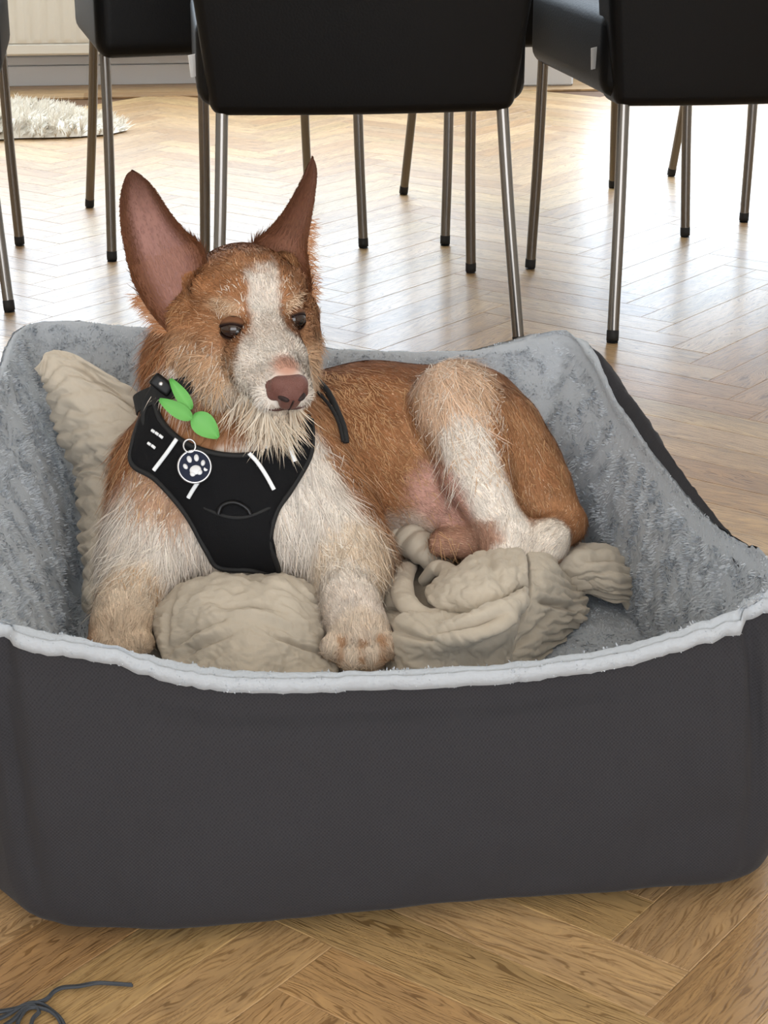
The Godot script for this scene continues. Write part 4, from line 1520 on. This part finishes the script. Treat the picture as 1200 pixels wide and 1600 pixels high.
func harness() -> void:
	var t := thing("dog_harness", "black padded chest harness with white reflective piping worn by the dog", "harness")
	var g := loft(harness_in, harness_out, 98, 14, func(x, y): return on_chest(x, y, 0.009))
	smooth_grid(g, 6)
	var mb := MB.new()
	shell(mb, g, 0.006, func(u, v, p): return 0.0015 * nz.get_noise_3dv(p * 45.0))
	obj("chest_panel", mb.mesh(), M.neoprene, t)
	# bound edge all round
	mb = MB.new()
	var rim := []
	for i in g.size():
		rim.append(g[i][14])
	tube(mb, rim, [0.0026], 8, 0, 1.0, Vector3(0, 0.3, 1))
	rim = []
	for i in g.size():
		rim.append(g[i][0])
	tube(mb, rim, [0.0026], 8, 0, 1.0, Vector3(0, 0.3, 1))
	obj("edge_binding", mb.mesh(), M.webbing, t)
	for q in [[276, 686, 262, 706, 250, 722, 240, 735], [322, 732, 310, 752, 301, 766, 294, 778], [389, 708, 402, 722, 416, 743, 428, 765], [450, 690, 455, 704, 461, 721]]:
		strip(t, "reflective_piping", M.reflective, v2(q), 0.0019, 0.0150)
	# two short stitched lines of white marks on each shoulder flap
	for q in [[237, 672, 241, 675], [243, 676, 247, 679], [249, 680, 254, 684], [231, 692, 235, 695], [237, 696, 242, 700], [409, 706, 412, 702], [414, 700, 417, 696]]:
		strip(t, "reflective_mark", M.reflective, v2(q), 0.0014, 0.0165)
	strip(t, "pocket_seam", M.webbing, v2([316, 792, 340, 803, 366, 809, 392, 806, 424, 792]), 0.0016, 0.0115)
	strip(t, "pull_loop", M.dark_metal, v2([341, 803, 346, 791, 360, 785, 374, 787, 387, 796, 391, 804]), 0.0021, 0.0145, 1.0)
	strip(t, "neck_strap", M.webbing, v2([240, 676, 231, 655, 233, 632, 246, 606]), 0.0065, 0.008, 0.3)
	strip(t, "side_strap", M.webbing, v2([492, 590, 512, 612, 526, 640, 537, 668, 541, 692]), 0.0030, 0.009, 0.5)
	strip(t, "side_strap", M.webbing, v2([496, 612, 514, 632, 529, 660, 536, 690]), 0.0016, 0.010, 0.7)
	# collar: a band round the neck, found from all sides
	var c := thing("dog_collar", "black collar with a side buckle round the dog's neck above the harness", "collar")
	var mid := P(332, 612, 1.725)
	var axis := (P(322, 560, 1.725) - P(350, 700, 1.72)).normalized()
	var e1 := Vector3(1, 0, 0); e1 = (e1 - axis * e1.dot(axis)).normalized()
	var e2 := axis.cross(e1)
	var up := []; var low := []
	for i in 65:
		var a := TAU * i / 64.0
		var d := e1 * cos(a) + e2 * sin(a)
		var k := 0.13
		while k > 0.03 and dog_body.at(mid + d * k) < 0.0:
			k -= 0.002
		up.append(mid + d * (minf(k, 0.075) + 0.008) + axis * 0.008)
		low.append(mid + d * (minf(k, 0.075) + 0.008) - axis * 0.008)
	mb = MB.new()
	var rows := []
	for i in 65:
		var row := PackedVector3Array()
		var a: Vector3 = (up[i] + up[(i + 1) % 64] + up[(i + 63) % 64]) / 3.0
		var b: Vector3 = (low[i] + low[(i + 1) % 64] + low[(i + 63) % 64]) / 3.0
		var n := (a - mid).normalized() * 0.0015
		for p in [a + n, b + n, b - n, a - n]:
			row.append(p)
		rows.append(row)
	mb.grid(rows, true, true)
	obj("band", mb.mesh(false), M.webbing, c)
	mb = MB.new()
	var bp := front(253, 601, 0.016)
	var look := (Vector3(0, CAM_H, 0) - bp).normalized()
	var bs := Basis(Vector3.UP.cross(look).normalized(), look.cross(Vector3.UP.cross(look)).normalized(), look) * Basis(Vector3(0, 0, 1), -0.7)
	rounded_block(mb, Vector3(0.0105, 0.0065, 0.004), 0.0028, 6, func(p: Vector3) -> Vector3: return bp + bs * p)
	obj("buckle", mb.mesh(), mat(10, 10, 11, 0.4, 0.0, 0.3), c)
	mb = MB.new()
	ball(mb, bp + bs * Vector3(-0.001, 0.0, 0.0045), Basis(bs.x * 0.0022, bs.y * 0.0022, bs.z * 0.0014), 8)
	obj("stud", mb.mesh(), M.silver, c)
	# green ornament: three leaves
	var o := thing("collar_ornament", "light green three-leaf ornament on the collar, partly under the beard", "ornament")
	for q in [[266, 592, 299, 640, 0.0052, 0.018], [249, 624, 300, 654, 0.0060, 0.024], [340, 684, 302, 648, 0.0095, 0.018]]:
		var tip := front(q[0], q[1], q[5]); var root := front(q[2], q[3], q[5])
		if q[0] > 300: tip = front(300, 690, 0.014) + (P(q[0], q[1], 1.68) - P(300, 690, 1.68))
		var ax := tip - root
		var lk := (Vector3(0, CAM_H, 0) - root).normalized()
		var sd := ax.cross(lk).normalized()
		var gg := []
		for i in 21:
			var v := i / 20.0
			var w: float = q[4] * pow(sin(PI * pow(v, 0.75) * 0.96 + 0.08), 0.8) + 0.0008
			var row := PackedVector3Array()
			for j in 9:
				var u := j / 4.0 - 1.0
				row.append(root + ax * v + sd * u * w + lk * (0.004 * u * u + 0.006 * v * v))
			gg.append(row)
		mb = MB.new()
		shell(mb, gg, 0.0022)
		obj("leaf", mb.mesh(), M.green, o)
	# paw medal
	var m := thing("pet_tag", "round navy blue pet tag with a silver paw print hanging from the collar", "tag")
	var mc := front(304, 729, 0.017)
	look = ((Vector3(0, CAM_H, 0) - mc).normalized() + Vector3(0, 0.12, 0)).normalized()
	bs = Basis(Vector3.UP.cross(look).normalized(), look.cross(Vector3.UP.cross(look)).normalized(), look) * Basis(Vector3(0, 0, 1), 0.2)
	var R0 := 0.0142
	mb = MB.new()
	rows = []
	for pr in [[0.0, -0.001], [R0, -0.001], [R0, 0.0009], [0.0, 0.0009]]:
		var ring := PackedVector3Array()
		for i in 48:
			var a := TAU * i / 48.0
			ring.append(mc + bs * Vector3(cos(a) * pr[0], sin(a) * pr[0], pr[1]))
		rows.append(ring)
	mb.grid(rows, true, true)
	obj("disc", mb.mesh(false), M.navy, m)
	mb = MB.new()
	var path := []
	for i in 49:
		path.append(mc + bs * Vector3(cos(TAU * i / 48.0) * R0, sin(TAU * i / 48.0) * R0, 0.0))
	tube(mb, path, [0.0011], 8, 48, 1.0, bs.z)
	obj("rim", mb.mesh(), M.silver, m)
	mb = MB.new()
	for q in [[-0.0078, 0.0018, 0.0019, 0.0027, 0.35], [-0.0030, 0.0072, 0.0022, 0.0032, 0.1], [0.0034, 0.0070, 0.0022, 0.0032, -0.15], [0.0079, 0.0013, 0.0019, 0.0027, -0.4], [0.0, -0.0032, 0.0052, 0.0042, 0.0], [-0.0030, -0.0058, 0.0026, 0.0026, 0.0], [0.0030, -0.0058, 0.0026, 0.0026, 0.0]]:
		var rb: Basis = bs * Basis(Vector3(0, 0, 1), q[4])
		ball(mb, mc + bs * Vector3(q[0], q[1], 0.0009), Basis(rb.x * q[2], rb.y * q[3], rb.z * 0.0007), 10)
	obj("paw_print", mb.mesh(), M.pawmetal, m)
	mb = MB.new()
	path = []
	for i in 25:
		path.append(mc + bs * Vector3(cos(TAU * i / 24.0) * 0.0052, R0 + 0.0045 + sin(TAU * i / 24.0) * 0.0058, 0.001))
	tube(mb, path, [0.0008], 8, 24, 1.0, bs.z)
	obj("ring", mb.mesh(), M.silver, m)

# ---------------------------------------------------------------- blanket
func rib(x: float) -> float:            # puffy cord with a narrow valley
	return pow(absf(sin(x * PI)), 0.75) * 0.7 + 0.3 * (0.5 - 0.5 * cos(x * TAU))

func patch(mb: MB, rows: Array, nu: int, nv: int, th: float, disp: Callable) -> void:    # rows of [pixel x, pixel y, height] control points
	var ctl := []
	for r in rows:
		var l := []
		for q in range(0, r.size(), 3):
			l.append(PH(r[q], r[q + 1], r[q + 2]))
		ctl.append(l)
	var g := []
	for i in nv + 1:
		var tv := float(i) / nv * (ctl.size() - 1)
		var line := PackedVector3Array()
		for j in nu + 1:
			var col := []
			var tu: float = float(j) / nu * (ctl[0].size() - 1)
			for l in ctl:
				col.append(cr(l, tu))
			line.append(cr(col, tv))
		g.append(line)
	shell(mb, g, th, disp)

func crease(u: float, v: float, a: Vector2, b: Vector2, w: float) -> float:
	var p := Vector2(u, v)
	var t := clampf((p - a).dot(b - a) / (b - a).length_squared(), 0.0, 1.0)
	return exp(-pow(p.distance_to(a.lerp(b, t)) / w, 2.0)) * sin(PI * clampf(t * 0.9 + 0.05, 0.0, 1.0))

func blanket() -> void:
	var mb := MB.new()
	# flat layer on the cushion
	patch(mb, [[160, 870, 0.098, 400, 860, 0.10, 640, 860, 0.10, 880, 880, 0.096], [150, 950, 0.096, 400, 940, 0.10, 640, 930, 0.10, 880, 930, 0.094], [170, 1020, 0.090, 400, 1020, 0.091, 640, 1010, 0.092, 850, 1000, 0.090], [250, 1090, 0.088, 420, 1100, 0.088, 640, 1100, 0.088, 800, 1060, 0.086]], 60, 40, 0.006, func(u, v, p): return 0.004 * nz.get_noise_3dv(p * 18.0))
	# the piece hanging over the left wall
	patch(mb, [
		[56, 575, 0.262, 82, 545, 0.278, 132, 562, 0.275, 188, 600, 0.255, 235, 645, 0.22],
		[74, 622, 0.232, 112, 612, 0.247, 158, 622, 0.244, 205, 642, 0.232, 255, 685, 0.20],
		[100, 690, 0.192, 132, 686, 0.208, 172, 692, 0.212, 212, 702, 0.205, 262, 735, 0.18],
		[126, 755, 0.155, 150, 750, 0.172, 180, 752, 0.176, 215, 762, 0.168, 262, 785, 0.15],
		[133, 830, 0.125, 150, 828, 0.142, 172, 828, 0.146, 205, 832, 0.135, 250, 842, 0.12],
		[136, 890, 0.112, 148, 888, 0.130, 165, 890, 0.130, 195, 892, 0.118, 240, 902, 0.112],
		[142, 960, 0.098, 155, 950, 0.112, 168, 950, 0.112, 190, 955, 0.105, 222, 962, 0.10]], 60, 150, 0.012, func(u, v, p):
			var k := 1.0 - smoothstep(0.55, 1.0, v) * 0.6
			return (rib(v * 19.0 + u * 2.2 + nz.get_noise_2d(u * 3.0, v * 6.0) * 0.7) - 0.5) * 0.0062 * k * (1.0 - u * 0.55) + nz.get_noise_3dv(p * 14.0) * 0.007 - 0.010 * crease(u, v, Vector2(0.25, 0.0), Vector2(0.9, 0.16), 0.04) - 0.006 * crease(u, v, Vector2(0.3, 0.3), Vector2(0.55, 0.75), 0.06))
	# the mound between the forelegs
	patch(mb, [
		[252, 935, 0.112, 318, 900, 0.13, 390, 888, 0.136, 462, 900, 0.132, 524, 932, 0.118],
		[240, 962, 0.115, 308, 928, 0.148, 385, 912, 0.155, 455, 924, 0.150, 522, 952, 0.112],
		[244, 1000, 0.11, 312, 972, 0.140, 385, 962, 0.147, 452, 972, 0.138, 526, 992, 0.104],
		[254, 1045, 0.10, 322, 1028, 0.120, 392, 1026, 0.127, 455, 1028, 0.114, 528, 1036, 0.096],
		[262, 1095, 0.09, 322, 1090, 0.10, 392, 1088, 0.10, 455, 1088, 0.095, 520, 1090, 0.086]], 110, 90, 0.008, func(u, v, p):
			var s := nz.get_noise_3dv(p * 12.0) * 0.010 + nz.get_noise_3d(p.x * 22.0, p.y * 40.0, p.z * 60.0) * 0.003
			s += (rib(v * 15.0 + u * 1.5 + nz.get_noise_2d(u * 4.0, v * 5.0) * 1.6) - 0.6) * 0.0016
			s -= 0.008 * crease(u, v, Vector2(0.36, 0.42), Vector2(0.72, 0.46), 0.014)
			s -= 0.007 * crease(u, v, Vector2(0.06, 0.62), Vector2(0.42, 0.50), 0.014)
			s -= 0.007 * crease(u, v, Vector2(0.16, 0.20), Vector2(0.06, 0.60), 0.014)
			s -= 0.0065 * crease(u, v, Vector2(0.10, 0.72), Vector2(0.45, 0.60), 0.014)
			s -= 0.0065 * crease(u, v, Vector2(0.42, 0.16), Vector2(0.62, 0.30), 0.014)
			s -= 0.006 * crease(u, v, Vector2(0.70, 0.20), Vector2(0.92, 0.36), 0.014)
			s -= 0.007 * crease(u, v, Vector2(0.58, 0.62), Vector2(0.95, 0.74), 0.014)
			s += 0.006 * crease(u, v, Vector2(0.36, 0.49), Vector2(0.74, 0.53), 0.03)
			s += 0.005 * crease(u, v, Vector2(0.06, 0.68), Vector2(0.42, 0.56), 0.03)
			return s)
	# crumpled heap on the right: big tilted panel
	var wr := func(u, v, p): return nz.get_noise_3dv(p * 16.0) * 0.006
	patch(mb, [
		[662, 925, 0.128, 705, 890, 0.148, 760, 860, 0.158, 814, 848, 0.156],
		[670, 942, 0.140, 715, 912, 0.162, 770, 886, 0.170, 824, 876, 0.166],
		[698, 956, 0.140, 735, 938, 0.160, 780, 914, 0.168, 824, 905, 0.160],
		[735, 972, 0.130, 757, 966, 0.146, 790, 946, 0.152, 822, 928, 0.140]], 90, 70, 0.008, func(u, v, p):
			return nz.get_noise_3dv(p * 13.0) * 0.006 + (rib(u * 7.0 + v * 1.4 + nz.get_noise_2d(u * 4.0, v * 4.0) * 0.8) - 0.5) * 0.0016 - 0.006 * crease(u, v, Vector2(0.62, 0.0), Vector2(0.70, 0.8), 0.05))
	# ribbed fan folding down to the cushion
	patch(mb, [
		[812, 848, 0.150, 846, 858, 0.148, 868, 884, 0.120, 884, 906, 0.094],
		[822, 892, 0.155, 852, 896, 0.148, 880, 918, 0.120, 904, 936, 0.092],
		[824, 932, 0.148, 852, 936, 0.138, 884, 950, 0.114, 912, 963, 0.088],
		[802, 980, 0.130, 832, 980, 0.122, 858, 988, 0.104, 884, 985, 0.086],
		[762, 1040, 0.100, 792, 1036, 0.102, 816, 1036, 0.094, 838, 1032, 0.084]], 80, 110, 0.010, func(u, v, p):
			return nz.get_noise_3dv(p * 15.0) * 0.006 + (rib(v * 11.0 + u * u * 1.6 + nz.get_noise_2d(u * 3.0, v * 6.0) * 0.6) - 0.5) * (0.0014 + 0.0042 * u * u) - 0.010 * crease(u, v, Vector2(0.15, 0.55), Vector2(0.85, 0.48), 0.03) - 0.008 * crease(u, v, Vector2(0.10, 0.95), Vector2(0.55, 0.55), 0.05))
	# front roll
	patch(mb, [
		[580, 950, 0.110, 650, 960, 0.122, 720, 964, 0.138, 780, 945, 0.152, 824, 914, 0.156],
		[586, 972, 0.112, 655, 974, 0.142, 720, 974, 0.158, 786, 954, 0.168, 824, 932, 0.164],
		[592, 1002, 0.106, 662, 1000, 0.144, 720, 996, 0.152, 780, 984, 0.152, 808, 966, 0.142],
		[600, 1038, 0.094, 668, 1032, 0.122, 720, 1026, 0.126, 770, 1026, 0.118, 796, 1020, 0.106],
		[630, 1085, 0.085, 668, 1085, 0.092, 720, 1085, 0.092, 770, 1080, 0.090, 800, 1070, 0.086]], 110, 80, 0.009, func(u, v, p):
			var s := nz.get_noise_3dv(p * 15.0) * 0.008 + (rib(u * 12.0 - v * 2.5 + nz.get_noise_2d(u * 4.0, v * 4.0)) - 0.5) * 0.0012
			s -= 0.014 * crease(u, v, Vector2(0.30, 0.42), Vector2(0.78, 0.30), 0.03)
			s -= 0.008 * crease(u, v, Vector2(0.52, 0.62), Vector2(0.95, 0.42), 0.035)
			s -= 0.007 * crease(u, v, Vector2(0.05, 0.35), Vector2(0.35, 0.55), 0.035)
			s += 0.006 * crease(u, v, Vector2(0.42, 0.50), Vector2(0.85, 0.36), 0.05)
			return s)
	# corner lying on the cushion: two flaps
	patch(mb, [
		[842, 880, 0.118, 890, 856, 0.124, 950, 856, 0.116, 1004, 880, 0.098],
		[858, 894, 0.124, 900, 872, 0.138, 956, 876, 0.130, 1011, 895, 0.104],
		[878, 905, 0.114, 916, 896, 0.126, 962, 904, 0.120, 1009, 915, 0.096],
		[905, 918, 0.102, 932, 922, 0.108, 966, 928, 0.104, 1000, 936, 0.087]], 80, 60, 0.010, func(u, v, p):
			return nz.get_noise_3dv(p * 17.0) * 0.005 + (rib(v * 6.0 + u * 1.0 + nz.get_noise_2d(u * 3.0, v * 3.0) * 0.7) - 0.5) * (0.0015 + 0.0035 * u) - 0.007 * crease(u, v, Vector2(0.3, 0.45), Vector2(0.95, 0.30), 0.04))
	patch(mb, [
		[846, 900, 0.105, 890, 892, 0.120, 930, 898, 0.116, 985, 908, 0.10],
		[868, 916, 0.104, 905, 906, 0.118, 945, 914, 0.110, 990, 936, 0.09],
		[888, 930, 0.092, 920, 924, 0.100, 955, 932, 0.096, 982, 952, 0.085]], 70, 45, 0.009, func(u, v, p):
			return nz.get_noise_3dv(p * 18.0) * 0.005 + (rib(v * 5.0 + u) - 0.5) * (0.001 + 0.003 * u))
	# rolled folds
	var fold := func(pts: Array, rr: Array, steps: int, cords: float) -> void:
		var path := []
		for q in range(0, pts.size(), 3):
			path.append(PH(pts[q], pts[q + 1], pts[q + 2]))
		var b0 := mb.v.size()
		tube(mb, path, rr, 22, steps, 0.8)
		for i in range(b0, mb.v.size()):
			var k := float((i - b0) / 22) / steps
			mb.v[i] += Vector3(0, 1, 0.6) * ((rib(k * cords) - 0.5) * 0.0028 + nz.get_noise_3dv(mb.v[i] * 20.0) * 0.005)
	fold.call([590, 880, 0.10, 608, 852, 0.125, 634, 843, 0.135, 664, 862, 0.132, 694, 898, 0.115], [0.008, 0.015, 0.018, 0.016, 0.008], 90, 8.0)
	fold.call([620, 850, 0.12, 640, 832, 0.136, 672, 848, 0.132, 700, 884, 0.120], [0.006, 0.010, 0.010, 0.006], 70, 7.0)
	fold.call([640, 882, 0.115, 628, 915, 0.13, 640, 948, 0.138, 680, 966, 0.136, 722, 962, 0.132], [0.008, 0.0105, 0.0105, 0.010, 0.006], 90, 3.0)
	fold.call([660, 905, 0.122, 684, 888, 0.136, 702, 898, 0.138, 690, 920, 0.136, 676, 940, 0.13], [0.006, 0.009, 0.009, 0.009, 0.006], 80, 3.0)
	fold.call([585, 915, 0.112, 606, 900, 0.128, 622, 925, 0.126, 612, 955, 0.118], [0.008, 0.013, 0.013, 0.008], 60, 4.0)
	fold.call([140, 945, 0.10, 150, 930, 0.118, 165, 950, 0.116, 158, 985, 0.10], [0.008, 0.012, 0.013, 0.008], 50, 4.0)
	var o := obj("blanket", mb.mesh(), M.blanket)
	tag(o, "crumpled taupe ribbed plush blanket lying under the dog in the bed", "blanket")

# ---------------------------------------------------------------- rug, yarn
func small_things() -> void:
	var r := RandomNumberGenerator.new()
	r.seed = 77
	var t := thing("sheepskin_rug", "shaggy cream sheepskin lying on the floor before the radiator", "rug", Vector3(-1.15, 0.0, -4.93))
	var mb := MB.new()
	var rows := []
	for i in 19:
		var ring := PackedVector3Array()
		for j in 96:
			var a := TAU * j / 96.0
			var edge := 1.0 + 0.10 * sin(a * 3.0 + 1.0) + 0.06 * sin(a * 5.0) + 0.05 * nz.get_noise_1d(a * 4.0)
			var f := i / 18.0
			var p := Vector3(cos(a) * 0.42 * edge * f, 0, sin(a) * 0.25 * edge * f)
			p.y = 0.004 + 0.050 * pow(maxf(0.0, 1.0 - pow(f, 3.0)), 0.6) * (0.75 + 0.6 * nz.get_noise_2d(p.x * 8.0, p.z * 8.0))
			ring.append(p)
		rows.append(ring)
	mb.grid(rows, true, false)
	obj("pelt", mb.mesh(), M.sheepskin, t)
	var fur := Fur.new()
	for k in 22000:
		var i := r.randi() % 17 + 1; var j := r.randi() % 96
		if r.randf() > (i + 2) / 19.0: continue
		var p: Vector3 = (rows[i][j] as Vector3).lerp(rows[i + 1][(j + r.randi() % 2) % 96], r.randf())
		var cl := Vector3(nz.get_noise_3dv(p * 20.0), 0.2, nz.get_noise_3dv(p * 20.0 + Vector3(50, 0, 0)))
		var d := (cl * 1.6 + Vector3(p.x, 0.25, p.z * 1.4).normalized() * 0.7 + Vector3(r.randf_range(-1, 1), r.randf_range(-0.3, 0.6), r.randf_range(-1, 1)) * 0.35).normalized()
		fur.add(p, Vector3(0, 0.9, 0.4).normalized(), d, r.randf_range(0.018, 0.04), 0.0035, Vector3(0, -0.35, 0), lin(240, 232, 218) * r.randf_range(0.85, 1.05))
	obj("wool", fur.mesh(), M.fur, t).set_meta("kind", "stuff")
	# yarn
	mb = MB.new()
	for q in [[-20, 1582, 14, 1577, 34, 1572, 56, 1566, 72, 1560, 84, 1548, 98, 1542, 122, 1540, 150, 1535, 178, 1536, 206, 1538], [-20, 1598, 8, 1586, 28, 1574, 48, 1566, 66, 1568, 84, 1580, 96, 1592, 104, 1612], [-10, 1612, 20, 1592, 36, 1576, 52, 1570, 60, 1580, 50, 1592, 46, 1615], [24, 1610, 30, 1590, 44, 1574, 70, 1576, 88, 1588, 98, 1608]]:
		for strand in 2:
			var path := []
			for i in range(0, q.size(), 2):
				path.append(PH(q[i] + strand * 1.5, q[i + 1] + strand * 2.0, 0.0022 + 0.0015 * sin(i * 1.3 + strand * 2.0) * sin(i * 1.3 + strand * 2.0)))
			tube(mb, path, [0.0011], 6, 60)
	tag(obj("yarn", mb.mesh(), M.yarn), "tangled dark grey yarn on the parquet in front of the bed", "yarn")
